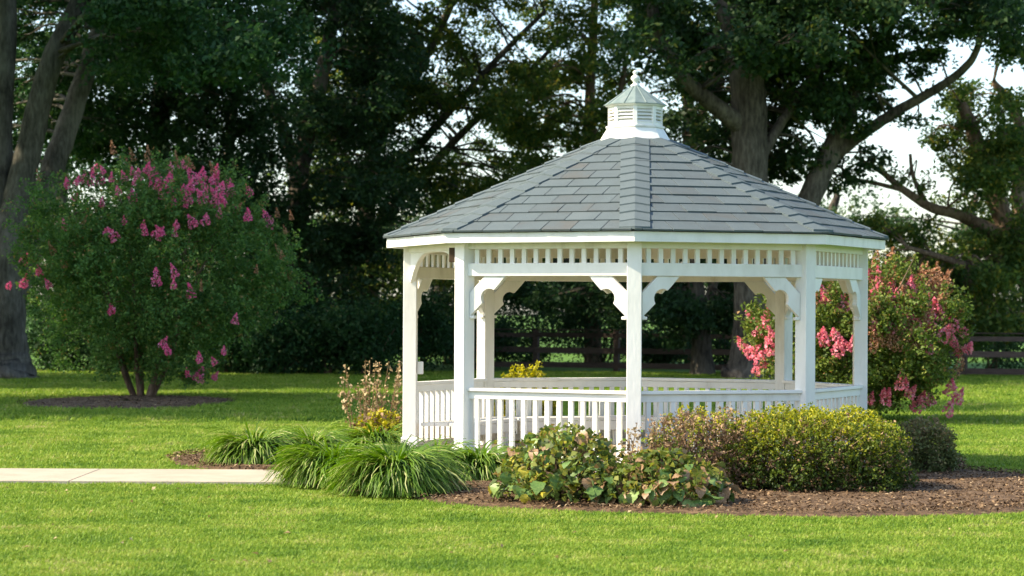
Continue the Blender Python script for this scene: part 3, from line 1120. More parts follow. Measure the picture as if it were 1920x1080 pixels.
tree('oak_tree', 'oak leaning out to the upper right with one long bare limb', 57,
     [[(1440, 712, 80, 2), (1452, 600, 64, 2), (1480, 470, 56, 2), (1515, 375, 45, 2), (1548, 300, 43, 2), (1572, 250, 41, 2), (1600, 170, 31, 2), (1640, 90, 26, 2), (1690, -20, 26, 2), (1720, -140, 20, 2)],
      [(1566, 285, 27, 2), (1620, 245, 22, 1.6), (1680, 205, 20, 1.2), (1750, 165, 17, 0.8), (1805, 125, 15, 0.5), (1832, 80, 13, 0.3), (1840, 10, 14, 0)],
      [(1610, 150, 18, 2), (1660, 110, 12, 2.2), (1730, 90, 8, 2.4)],
      [(1500, 420, 16, 2), (1470, 400, 12, 2.4), (1440, 350, 8, 3)]],
     scatter(1560, 1900, -60, 60, 26, 62, 36, 46, -3, 3, 37) + scatter(1450, 1660, 90, 230, 16, 40, 34, 22, 0, 4, 38) + [(1600, 215, 40, 22, 40, 1), (1650, 60, 60, 40, 60, 0), (1470, 320, 30, 24, 16, 3), (1540, 200, 36, 36, 30, 2), (1640, 300, 20, 12, 8, 3), (1690, 110, 44, 26, 26, 1), (1740, 90, 40, 26, 26, 1), (1660, 150, 26, 16, 12, 2), (1600, 330, 22, 16, 10, 3), (1625, 285, 20, 14, 8, 3), (1570, 350, 20, 14, 8, 3), (1720, 215, 24, 12, 9, 1)],
     M['bark_oak'], M['leaf_oak'], 0.16, 15, 0.36, upper=[(10, 58, 15.0, 5, 4.5, 3840)], seed=39)
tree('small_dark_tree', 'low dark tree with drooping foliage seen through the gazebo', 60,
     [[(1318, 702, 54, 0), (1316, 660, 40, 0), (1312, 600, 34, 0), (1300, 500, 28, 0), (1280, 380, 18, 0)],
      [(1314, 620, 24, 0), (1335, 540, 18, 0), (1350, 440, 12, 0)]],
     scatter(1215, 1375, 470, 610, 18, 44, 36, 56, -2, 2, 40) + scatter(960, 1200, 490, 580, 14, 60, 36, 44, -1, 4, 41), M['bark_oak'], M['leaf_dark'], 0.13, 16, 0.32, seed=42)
# right-hand tree
tree('gnarled_tree', 'gnarled tree with sunlit crooked branches at the right edge', 62,
     [[(1962, 700, 62, 0), (1950, 600, 48, 0), (1915, 480, 42, 0), (1870, 380, 38, 0), (1852, 320, 34, 0), (1830, 262, 30, 0), (1812, 215, 24, 0), (1800, 190, 18, 0)],
      [(1880, 440, 30, 0), (1800, 400, 22, -0.5), (1745, 385, 18, -1), (1690, 350, 14, -1), (1650, 318, 10, -1), (1600, 290, 6, -1)],
      [(1740, 385, 12, -1), (1712, 330, 8, -1), (1705, 285, 6, -1)],
      [(1690, 352, 10, -1), (1640, 340, 8, -1.2), (1590, 330, 6, -1.4), (1555, 322, 4, -1.4)],
      [(1925, 520, 36, 1), (1910, 380, 30, 1.4), (1912, 240, 24, 1.6), (1885, 180, 18, 1.6), (1860, 150, 12, 1.6)],
      [(1918, 520, 24, 0), (1830, 500, 16, -0.6), (1770, 480, 12, -1), (1700, 460, 8, -1.2)]],
     scatter(1800, 1960, 90, 300, 16, 44, 32, 30, -2, 3, 43, [(1700, 1800, 150, 400)]) + scatter(1820, 1960, 300, 620, 26, 50, 44, 46, -2, 3, 44) + scatter(1640, 1840, 430, 620, 24, 50, 40, 40, -1, 3, 45) + [(1700, 330, 16, 12, 8, -1), (1640, 310, 18, 10, 8, -1), (1590, 330, 14, 10, 7, -1), (1730, 345, 16, 14, 8, -1), (1745, 255, 26, 16, 16, 0), (1775, 265, 20, 14, 12, 0), (1800, 330, 30, 26, 20, 0), (1620, 425, 26, 12, 14, 0), (1660, 440, 34, 16, 22, 0), (1730, 440, 40, 22, 34, 0), (1780, 160, 26, 26, 16, 0)],
     M['bark_warm'], M['leaf_yel'], 0.14, 15, 0.34, upper=[(15, 62, 13.5, 3.5, 4.0, 2160)], seed=46)
# farther trees closing the view under the canopy
far = [(120, 86, 'far dark tree at the left between the big grey stems', 47), (430, 90, 'far dark tree seen above the shaded pink shrub', 48), (820, 92, 'far tree just left of the gazebo roof', 49), (1180, 94, 'far tree behind the gazebo rails', 50), (1560, 90, 'far tree low behind the right end of the roof', 51), (1820, 88, 'far tree behind the fence at the right', 52)]
for x, Y, lab, sd in far:
    low = scatter(x - 210, x + 210, 400, 640, 26, 60, 46, 40, -3, 4, sd)
    hi = [] if x > 700 else scatter(x - 190, x + 190, 60, 400, 16, 46, 36, 20, -3, 4, sd + 30)
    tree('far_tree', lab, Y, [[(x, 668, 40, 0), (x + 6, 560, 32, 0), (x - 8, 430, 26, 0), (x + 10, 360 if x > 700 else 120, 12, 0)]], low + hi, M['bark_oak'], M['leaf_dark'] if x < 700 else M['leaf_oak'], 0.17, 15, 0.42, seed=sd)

# trees of the same row, beyond the left edge of the picture (they shade the back lawn)
for i, (x, y, h, lab) in enumerate([(-17.5, 36.8, 22, 'broad shade tree left of the picture, nearest of its row'), (-20.5, 50.0, 23, 'broad shade tree left of the picture, behind the nearest')]):
    r = np.random.default_rng(60 + i)
    root = empty('shade_tree', (x, y, 0))
    tag(root, lab, 'tree')
    m = MB()
    m.tube([Vector((0, 0, -0.1)), Vector((0.05, 0, 2)), Vector((0.1, 0.1, 5)), Vector((0, 0.1, 9)), Vector((0.1, 0, h - 2))], [0.55, 0.4, 0.35, 0.24, 0.08], seg=12, wob=0.05)
    for k in range(9):
        a = k * 2.4
        z = 3 + k * 0.9
        m.tube([Vector((0, 0, z)), Vector((1.8 * math.cos(a), 1.8 * math.sin(a), z + 1.2)), Vector((4.4 * math.cos(a), 4.4 * math.sin(a), z + 2.4))], [0.15, 0.1, 0.03], seg=7)
    m.build('trunk', M['bark_maple'], root, smooth=True)
    cc = ball(170, r, 0.2) * np.array([6.0, 4.4 if i == 0 else 5.4, (h - 3.4) / 2]) + np.array([0, 0, (h + 2.6) / 2])
    pc = np.repeat(cc, 150, axis=0) + r.normal(size=(170 * 150, 3)) * np.array([0.7, 0.7, 0.5])
    LL = r.uniform(0.3, 0.5, len(pc))
    V, Q = leaves(pc, LL, LL * 0.6, up=0.9, r=r)
    obj_mesh('crown', np_mesh('crown', V, Q, M['leaf_maple'], r.random(len(Q))), root)


# ------------------------------------------------------------------ undergrowth shrubs
def shrub(name, label, x, ybase, rx, h, leaf, n, leaf_len, seed, cat='shrub', group=None):
    gx, gy = G(x, ybase)
    s = gy / F
    r = np.random.default_rng(seed)
    root = empty(name, (gx, gy, 0))
    tag(root, label, cat, group)
    ex, hz = rx * s, h * s
    k = 34
    cc = ball(k, r, 0.5) * np.array([ex * 0.8, ex * 0.7, hz * 0.45]) + np.array([0, 0, hz * 0.5])
    pc = np.repeat(cc, n // k, axis=0)
    pc = pc + r.normal(size=pc.shape) * np.array([0.2 * ex, 0.2 * ex, 0.14 * hz])
    pc[:, 2] = np.abs(pc[:, 2]) + 0.03
    LL = r.uniform(0.7, 1.3, len(pc)) * leaf_len
    V, Q = leaves(pc, LL, LL * 0.5, up=0.8, r=r)
    obj_mesh('foliage', np_mesh('foliage', V, Q, leaf, r.beta(2, 2.4, len(Q))), root)
    m = MB()
    for q in range(7):
        e = cc[q]
        m.tube([Vector((0.05 * q - 0.15, 0, 0)), Vector((e[0] * 0.5, e[1] * 0.5, e[2] * 0.55)), Vector(e)], [0.03, 0.02, 0.008], seg=5)
    m.build('stems', M['stem'], root)
    return root


for i, (x, yb, rx, h, lab) in enumerate([
        (120, 702, 90, 110, 'dark shrub beside the big grey tree'), (250, 704, 90, 90, 'low dark shrub directly behind the shaded pink shrub'),
        (430, 705, 80, 110, 'green shrub at the right skirt of the shaded pink shrub'), (520, 706, 80, 100, 'rounded green shrub in the middle of the dark thicket'),
        (610, 706, 84, 120, 'taller green shrub in the dark thicket'), (690, 707, 80, 130, 'arching green shrub left of the gazebo entrance'), (780, 700, 80, 130, 'green shrub seen between the left gazebo posts'),
        (900, 692, 90, 90, 'dark shrub behind the gazebo back rail'), (1230, 690, 70, 70, 'low dark shrub beyond the fence, seen through the gazebo'),
        (1000, 684, 110, 150, 'tall dark shrub behind the fence, seen under the left half of the roof'), (1130, 683, 100, 140, 'tall dark shrub behind the fence, just left of the front post'), (1360, 684, 110, 150, 'tall dark shrub behind the fence, right of the big oak base'), (1500, 686, 110, 150, 'tall dark shrub behind the fence, behind the right posts'), (840, 684, 100, 150, 'tall dark shrub behind the left side of the gazebo'),
        (1860, 690, 110, 120, 'dark shrub behind the fence at the right'), (1700, 690, 110, 120, 'dark shrub behind the sunlit pink shrub')]):
    shrub('shrub', lab, x, yb, rx, h, M['leaf_shrub'] if 300 < x < 800 else M['leaf_dark'], 5200, 0.11, 200 + i, group='undergrowth shrubs along the wood edge')


# ------------------------------------------------------------------ crape myrtles
def panicle(name, mat, n, wid, hgt, seed, size=0.05):
    r = np.random.default_rng(seed)
    z = r.random(n) ** 1.25
    rad = wid * (1 - z) ** 0.6 * np.sqrt(r.uniform(0.25, 1, n)) * (0.55 + 0.45 * np.sin(z * 3.0 + 0.6))
    a = r.uniform(0, 2 * math.pi, n)
    C = np.column_stack([rad * np.cos(a), rad * np.sin(a), z * hgt])
    L = r.uniform(0.7, 1.25, n) * size
    V, Q = leaves(C, L, L * 0.85, up=0.25, r=r)
    return np_mesh(name, V, Q, mat, r.random(n))


FL_A = [panicle('flower_cluster', M['petal'], 110, 0.10 + 0.02 * k, 0.26 + 0.03 * k, 300 + k) for k in range(4)]
FL_B = [panicle('flower_cluster', M['petal_b'], 110, 0.10 + 0.015 * k, 0.22 + 0.03 * k, 310 + k) for k in range(4)]
SD = [panicle('seed_head', M['seed'], 80, 0.065 + 0.012 * k, 0.28 + 0.03 * k, 320 + k, 0.04) for k in range(4)]


def crape(name, label, base, stems, env, flowers, seeds, leaf, FL, n_sp, seed, Yc, fscale=1.0, zlow=0.35, nstem=7):
    r = np.random.default_rng(seed)
    rnd = random.Random(seed)
    root = empty(name, (base[0], base[1], 0))
    tag(root, label, 'shrub')
    cx, cz, ex, ez = env
    ey = ex * 0.85
    off = np.array([base[0], base[1], 0])
    m = MB()
    for k in range(nstem):
        a = math.pi * 2 * k / nstem + rnd.uniform(-0.2, 0.2)
        d = Vector((math.cos(a) * ex * 0.62 + (cx - base[0]), math.sin(a) * ey * 0.6, 0))
        p0 = Vector((math.cos(a) * 0.14, math.sin(a) * 0.12, -0.02))
        pts = [tuple(p0), tuple(p0 + d * 0.22 + Vector((0, 0, cz * 0.35))), tuple(d * 0.55 + Vector((0, 0, cz * 0.9))), tuple(d * 0.95 + Vector((0, 0, cz + ez * 0.55)))]
        sp = smooth_path(pts, 5)
        m.tube([Vector(q) for q in sp], list(np.linspace(0.055, 0.012, len(sp))), seg=7, wob=0.06)
        for q in range(5):
            st = Vector(sp[rnd.randrange(5, len(sp))])
            e = st + Vector((rnd.uniform(-0.8, 0.8), rnd.uniform(-0.8, 0.8), rnd.uniform(0.2, 0.9)))
            m.tube([st, (st + e) / 2 + Vector((0, 0, -0.08)), e], [0.016, 0.011, 0.005], seg=4)
    m.build('stems', M['stem'], root, smooth=True)
    # foliage sprigs: lumpy shell plus inner filling
    nc = 260
    dc = unit(r.normal(size=(nc, 3)))
    lump = 1 + 0.13 * np.sin(dc[:, 0] * 6 + 1 + seed) * np.sin(dc[:, 2] * 5 + 2) + 0.07 * np.sin(dc[:, 0] * 11 + dc[:, 1] * 9) + r.normal(0, 0.06, nc)
    cc = dc * (r.uniform(0.30, 0.97, nc) ** 0.5 * lump)[:, None] * np.array([ex, ey, ez])
    C = np.repeat(cc, n_sp // nc, axis=0)
    C = C + r.normal(size=C.shape) * np.array([0.20, 0.20, 0.17]) * (ex / 2.2)
    # broad top, narrower towards the ground
    tz = C[:, 2] / ez
    nar = np.where(tz < 0, 1 - 0.30 * (-tz) ** 2.0, 1.0)
    C[:, 0] *= nar
    C[:, 1] *= nar
    C += np.array([cx - base[0], 0, cz])
    C = C[C[:, 2] > zlow + 0.3 * r.random(len(C)) ** 2]
    # upright shoots breaking the outline
    ns = 130
    ds = unit(np.abs(r.normal(size=(ns, 3))) * np.array([1, 1, 0.8]) * np.sign(r.normal(size=(ns, 3)) + np.array([0, 0, 1.2])))
    tip = ds * np.array([ex, ey, ez]) * 0.96 + np.array([cx - base[0], 0, cz])
    sh = []
    for k in range(ns):
        ln = r.uniform(0.12, 0.5)
        for q in range(7):
            sh.append(tip[k] + np.array([ds[k, 0] * 0.5, ds[k, 1] * 0.5, 0.75]) * ln * q / 6)
    C = np.concatenate([C, np.array(sh)])
    C = C[C[:, 2] > zlow]
    per = 12
    LC = sprigs(C, per, 0.13, 0.8, r)
    n = len(LC)
    L = r.uniform(0.7, 1.25, n) * 0.062
    V, Q = leaves(LC, L, L * r.uniform(0.5, 0.65, n), up=0.7, r=r)
    tone = np.clip(r.beta(2, 2.6, n) + np.repeat(r.normal(0, 0.15, len(C)), per), 0, 1)
    obj_mesh('foliage', np_mesh('foliage', V, Q, leaf, tone), root)

    def put(x, y, me, sc, nm):
        # on the camera-side surface of the shrub (or round its rim)
        q = P(x, y, Yc)
        ux, uz = (q.x - cx) / ex, (q.z - cz) / ez
        rr2 = ux * ux + uz * uz
        uy = -math.sqrt(max(0.0, 1 - rr2)) * 0.98 if rr2 < 1 else rnd.uniform(-0.3, 0.3)
        Yp = Yc + uy * ey
        q = P(x, y, Yp)
        ob = obj_mesh(nm, me, root)
        ob.location = (q.x - base[0], q.y - base[1], q.z - 0.13 * sc)
        ob.rotation_euler = (rnd.uniform(-0.35, 0.5) + 0.2, 0.5 * ux + rnd.uniform(-0.25, 0.25), rnd.uniform(0, 6.3))
        ob.scale = (sc * rnd.uniform(0.85, 1.15),) * 2 + (sc * rnd.uniform(0.85, 1.15),)

    for (x, y) in flowers:
        put(x + rnd.uniform(-3, 3), y + rnd.uniform(-3, 3), rnd.choice(FL), fscale * rnd.uniform(0.8, 1.25), 'flower_cluster')
    for (x, y) in seeds:
        put(x, y, rnd.choice(SD), fscale * rnd.uniform(0.85, 1.25), 'seed_head')
    return root


FL1 = [(125, 345), (172, 342), (160, 337), (135, 367), (207, 335), (250, 370), (257, 337), (295, 345), (317, 317), (318, 332), (305, 347), (337, 310), (345, 360), (370, 342), (395, 335), (425, 345), (400, 355), (345, 380), (327, 380), (362, 420), (382, 415), (270, 425), (287, 440), (305, 435), (325, 440), (217, 440), (125, 422), (470, 355), (465, 407), (505, 422), (410, 402), (41, 487), (77, 510), (15, 537), (45, 535), (95, 535), (330, 512), (295, 530), (327, 532), (362, 552), (210, 580), (300, 645), (313, 657), (377, 670), (402, 680), (352, 700), (371, 706), (400, 702), (420, 662), (440, 602), (385, 345), (412, 335), (356, 350), (232, 330), (190, 340), (380, 360), (430, 358), (300, 365)]
SD1 = [(212, 280), (250, 295), (275, 295), (290, 300), (72, 335), (350, 307), (360, 310), (547, 405), (377, 540), (530, 475), (480, 505), (120, 495), (535, 430), (150, 425), (440, 390), (400, 320), (520, 400), (545, 515), (100, 470), (330, 300), (240, 310), (135, 455)]
r1 = random.Random(4)
FL1 += [(r1.uniform(120, 440), r1.uniform(312, 385)) for _ in range(22)] + [(r1.uniform(180, 500), r1.uniform(390, 470)) for _ in range(6)]
b1 = G(268, 752)
crape('pink_crape_myrtle', 'large shaded rounded shrub with magenta flower clusters on the left lawn', (b1[0], b1[1]), 6,
      (P(285, 522, b1[1]).x, P(285, 522, b1[1]).z, 246 / F * b1[1], 214 / F * b1[1]), FL1, SD1, M['leaf_crape'], FL_A, 8000, 71, b1[1], 0.70, zlow=0.26)

FL2 = [(1418, 595), (1418, 615), (1434, 584), (1442, 600), (1453, 623), (1399, 650), (1393, 638), (1408, 652), (1426, 673), (1453, 650), (1418, 690), (1549, 553), (1585, 553), (1574, 570), (1586, 568), (1547, 627), (1564, 619), (1540, 622), (1570, 646), (1587, 640), (1597, 644), (1632, 512), (1646, 498), (1665, 529), (1710, 533), (1704, 536), (1694, 557), (1638, 557), (1656, 580), (1731, 551), (1724, 590), (1677, 607), (1766, 615), (1794, 595), (1809, 611), (1815, 640), (1803, 648), (1792, 630), (1690, 710), (1655, 728), (1660, 740), (1632, 741), (1706, 732), (1731, 735), (1722, 746), (1747, 740), (1776, 757), (1795, 738), (1782, 718), (1650, 520), (1640, 540), (1680, 560), (1745, 600), (1700, 580), (1755, 580), (1735, 620), (1660, 550), (1785, 610), (1690, 600), (1720, 560), (1640, 600), (1610, 505), (1750, 640)]
r2 = random.Random(9)
SD2 = [(r2.uniform(1630, 1785), r2.uniform(505, 640)) for _ in range(90)] + [(1640, 475), (1668, 480), (1550, 520), (1600, 530), (1520, 560), (1790, 690), (1798, 670), (1765, 545), (1560, 535)]
b2 = (P(1606, 0, 35.0).x, 35.0)
crape('pink_crape_myrtle', 'sunlit shrub with coral pink flowers and rusty seed heads behind the gazebo right side', b2, 6,
      (P(1606, 645, 35).x, P(1606, 645, 35).z, 196 / F * 35, 142 / F * 35), FL2, SD2, M['leaf_crape_sun'], FL_B, 4200, 73, 35.0, 0.85, zlow=0.12, nstem=6)


# ------------------------------------------------------------------ liriope clumps
def liriope(label, x, y, spread, hgt, nbl, seed):
    gx, gy = G(x, y)
    r = np.random.default_rng(seed)
    root = tag(empty('lilyturf_clump', (gx, gy, 0.03)), label, 'plant', 'strap leaved grass clumps in the gazebo bed')
    nbl = int(nbl * 0.8)
    a = r.uniform(0, 2 * math.pi, nbl)
    lean = r.beta(1.3, 1.75, nbl)
    b = np.column_stack([np.cos(a), np.sin(a)]) * ((0.2 + 0.8 * lean) * spread * 0.30 * r.uniform(0.5, 1, nbl))[:, None]
    L = r.uniform(0.7, 1.15, nbl) * (hgt + spread) * 0.64
    S = 8
    V, Q, T = [], [], []
    tw = r.normal(0, 0.35, nbl)
    da = a + r.normal(0, 0.45, nbl)
    th = 0.03 + 0.72 * lean + r.normal(0, 0.08, nbl)          # angle from upright at the root
    bend = 1.15 + 0.9 * r.random(nbl) + 0.35 * lean
    rad = np.zeros(nbl)
    z = np.full(nbl, 0.01)
    for k in range(S + 1):
        t = k / S
        if k:
            ang = np.minimum(th + bend * (t ** 1.3) * 1.25, 2.7)
            rad = rad + np.sin(ang) * L / S
            z = z + np.cos(ang) * L / S
            da = da + r.normal(0, 0.03, nbl)
        cx = b[:, 0] + np.cos(da) * rad
        cy = b[:, 1] + np.sin(da) * rad
        wd = (0.0105 * (1 - t ** 3 * 0.92)) * r.uniform(0.9, 1.1)
        px, py = -np.sin(da + tw), np.cos(da + tw)
        V.append(np.column_stack([cx - px * wd, cy - py * wd, z]))
        V.append(np.column_stack([cx + px * wd, cy + py * wd, z + 0.004]))
    V = np.stack(V, axis=1)           # (n, 2(S+1), 3)
    V = V.reshape(-1, 3)
    V[:, 2] = np.maximum(V[:, 2], 0.012)
    base = np.arange(nbl) * 2 * (S + 1)
    for k in range(S):
        Q.append(np.column_stack([base + 2 * k, base + 2 * k + 1, base + 2 * k + 3, base + 2 * k + 2]))
    tone = np.clip(r.beta(2, 2.2, nbl) + 0.12 * np.sin(a * 3 + seed), 0, 0.97)
    tone = np.where(r.random(nbl) < 0.06, 1.0, tone)
    Qa = np.concatenate(Q)
    ta = np.tile(tone, S)
    o = obj_mesh('blades', np_mesh('blades', V, Qa, M['liriope'], ta), root)
    for p in o.data.polygons:
        p.use_smooth = True
    o['kind'] = 'stuff'
    return root


liriope('strap leaved clump behind the concrete path, farthest left of the clumps', 478, 879, 0.50, 0.42, 1500, 81)
liriope('upright strap leaved clump at the end of the path, behind the big clumps', 585, 874, 0.42, 0.44, 1000, 82)
liriope('big strap leaved clump at the path end, left of the largest', 628, 917, 0.52, 0.50, 1900, 83)
liriope('largest strap leaved clump, frontmost, spilling over the mulch', 742, 932, 0.56, 0.52, 2200, 84)
liriope('strap leaved clump against the left gazebo post', 705, 868, 0.50, 0.46, 1300, 85)
liriope('strap leaved clump at the foot of the entrance post', 818, 908, 0.42, 0.44, 1300, 86)
liriope('small strap leaved clump under the front left railing', 898, 908, 0.40, 0.44, 1100, 87)


# ------------------------------------------------------------------ clipped shrubs in the bed
def env_shrub(name, label, box, leafsets, twig_n, seed, power=3.2, leaf=0.03):
    """box: x0,x1 (px), ytop, ybase (px), half depth (m); leafsets: (material, count, zlo, zhi)"""
    x0, x1, yt, Yc, hd = box
    r = np.random.default_rng(seed)
    rnd = random.Random(seed)
    cx = ((x0 + x1) / 2 - 960) / F * Yc
    ex = (x1 - x0) / 2 / F * Yc
    zt = HCAM + (HOR - yt) / F * Yc
    root = tag(empty(name, (cx, Yc, 0.05)), label, 'shrub')
    ez = zt / 1.55
    cz = zt - 0.05 - ez

    def pts(n, shell):
        d = unit(r.normal(size=(n, 3)))
        k = (np.abs(d) ** power).sum(axis=1, keepdims=True) ** (-1 / power)
        lum = 1 + 0.07 * np.sin(d[:, :1] * 8 + seed) * np.cos(d[:, 2:] * 7 + d[:, 1:2] * 5) + 0.04 * np.sin(d[:, :1] * 19 + d[:, 2:] * 15) + r.normal(0, 0.022, (n, 1))
        return d * k * lum * r.uniform(shell, 1, (n, 1)) ** 0.5 * np.array([ex, hd, ez]) + np.array([0, 0, cz])
    m = MB()
    for k in range(twig_n):
        e = pts(1, 0.6)[0]
        e[2] = max(e[2], 0.03)
        s0 = Vector((rnd.uniform(-0.6, 0.6) * ex, rnd.uniform(-0.3, 0.3) * hd, 0))
        e = Vector(e)
        mid = s0 * 0.5 + e * 0.5 + Vector((rnd.uniform(-0.06, 0.06), rnd.uniform(-0.06, 0.06), rnd.uniform(-0.02, 0.08)))
        m.tube([s0, mid, e], [0.008, 0.005, 0.002], seg=4)
    m.build('twigs', M['stem'], root)
    for mat, n, lo, hi, nm in leafsets:
        sp = pts(n // 7, 0.35)
        tz = (sp[:, 2] - cz) / ez
        keep = (tz > lo + r.normal(0, 0.15, len(sp))) & (tz < hi + r.normal(0, 0.15, len(sp)))
        sp = sp[keep]
        LC = sprigs(sp, 7, 0.045, 0.9, r)
        ok = np.repeat(sp[:, 2] > 0.02, 7)
        LC, sp = LC[ok], sp[sp[:, 2] > 0.02]
        LC[:, 2] = np.maximum(LC[:, 2], 0.012)
        L = r.uniform(0.7, 1.3, len(LC)) * leaf
        V, Q = leaves(LC, L, L * 0.6, up=0.6, r=r)
        # young yellow growth on the crown; shade of the lower sides is coloured in
        age_shade = np.clip(0.26 + 0.44 * (LC[:, 2] - cz) / ez, 0.03, 0.85)
        tone = np.clip(age_shade + r.normal(0, 0.16, len(LC)) + np.repeat(r.normal(0, 0.10, len(sp)), 7), 0, 1)
        ob = obj_mesh(nm, np_mesh(nm, V, Q, mat, tone), root)
        ob['kind'] = 'stuff'
    return root


env_shrub('half_dead_shrub', 'mostly dead brown clipped shrub in front of the front gazebo post', (1208, 1432, 766, 21.15, 0.5),
          [(M['hedge_dead'], 9000, -1.2, 1.3, 'dead_leaves'), (M['hedge'], 5200, 0.1, 1.3, 'foliage')], 420, 91, leaf=0.030)
env_shrub('clipped_shrub', 'yellow green clipped shrub with bronze patches, right front of the gazebo', (1350, 1702, 764, 21.25, 0.66),
          [(M['hedge'], 48000, -1.2, 1.3, 'foliage'), (M['hedge_dead'], 9000, -1.5, 0.75, 'dead_leaves')], 220, 92, leaf=0.029)
env_shrub('dull_shrub', 'small dull purplish shrub right of the yellow green shrub', (1672, 1792, 786, 23.6, 0.4),
          [(M['hedge_dark'], 11000, -1.2, 1.3, 'foliage')], 120, 93, leaf=0.034)
env_shrub('yellow_shrub', 'bright yellow foliage plant seen behind the gazebo back rail', (915, 1050, 684, 28.0, 0.3),
          [(M['yellow'], 6000, -1.2, 1.3, 'foliage')], 60, 94, power=2.2, leaf=0.05)
env_shrub('yellow_shrub', 'yellowing leafy plant low beside the left gazebo post', (662, 770, 768, 25.6, 0.35),
          [(M['yellow'], 2600, -1.2, 1.3, 'foliage'), (M['hedge_dead'], 1400, -0.2, 1.3, 'dead_leaves')], 60, 95, power=2.2, leaf=0.05)


# dried flower stalks by the left post
def dry_plant(label, x0, x1, ytop, Yc, n, seed):
    r = np.random.default_rng(seed)
    rnd = random.Random(seed)
    cx = ((x0 + x1) / 2 - 960) / F * Yc
    root = tag(empty('dried_flower_plant', (cx, Yc, 0.04)), label, 'plant')
    st = MB()
    Cs = []
    for k in range(n):
        x = (rnd.uniform(x0, x1) - 960) / F * Yc - cx
        zt = HCAM + (HOR - rnd.uniform(ytop, ytop + 60)) / F * Yc
        y = rnd.uniform(-0.25, 0.25)
        b = Vector((x * 0.5, y * 0.4, 0))
        t_ = Vector((x, y, zt))
        md = (b + t_) / 2 + Vector((rnd.uniform(-0.05, 0.05), 0, 0.03))
        st.tube([b, md, t_], [0.006, 0.005, 0.003], seg=4)
        for q in range(34):
            u = rnd.uniform(0.45, 1.0)
            p_ = b + (t_ - b) * u
            Cs.append([p_.x + rnd.gauss(0, 0.022), p_.y + rnd.gauss(0, 0.022), p_.z + rnd.gauss(0, 0.02)])
    st.build('stems', M['dry'], root)
    C = np.array(Cs)
    L = r.uniform(0.022, 0.055, len(C))
    V, Q = leaves(C, L, L * 0.7, up=0.2, r=r)
    obj_mesh('seed_heads', np_mesh('seed_heads', V, Q, M['dry'], r.random(len(Q))), root)['kind'] = 'stuff'


dry_plant('tan dried flower stalks standing beside the left gazebo post', 640, 760, 682, 25.8, 19, 96)
dry_plant('few dry stalks rising in front of the front gazebo post', 1150, 1230, 790, 20.9, 5, 97)


# ------------------------------------------------------------------ broad-leaved plants
def broad_leaf(mat, seed):
    r = random.Random(seed)
    N = 9
    m = MB()
    ctr = []
    left, right = [], []
    for k in range(N):
        t = k / (N - 1)
        wv = 0.46 * math.sin(math.pi * min(1, t * 0.93 + 0.07)) ** 0.75 * (1.15 - 0.45 * t) * (1 + 0.13 * (k % 2))
        zc = 0.16 * math.sin(t * 2.2) - 0.30 * t * t + r.uniform(-0.02, 0.02)
        ctr.append(Vector((t, 0, zc)))
        left.append(Vector((t - 0.08 * wv, wv, zc + 0.10 * wv + r.uniform(-0.05, 0.05))))
        right.append(Vector((t - 0.08 * wv, -wv, zc + 0.10 * wv + r.uniform(-0.05, 0.05))))
    m.v = ctr + left + right
    for k in range(N - 1):
        m.f.append([k, k + 1, N + k + 1, N + k])
        m.f.append([2 * N + k, 2 * N + k + 1, k + 1, k])
    return m.mesh('leaf', mat, smooth=True)


BLM = {k: [broad_leaf(M[k], 400 + 7 * i) for i in range(3)] for k in ('bl_green', 'bl_pale', 'bl_yel', 'bl_brown', 'bl_olive')}


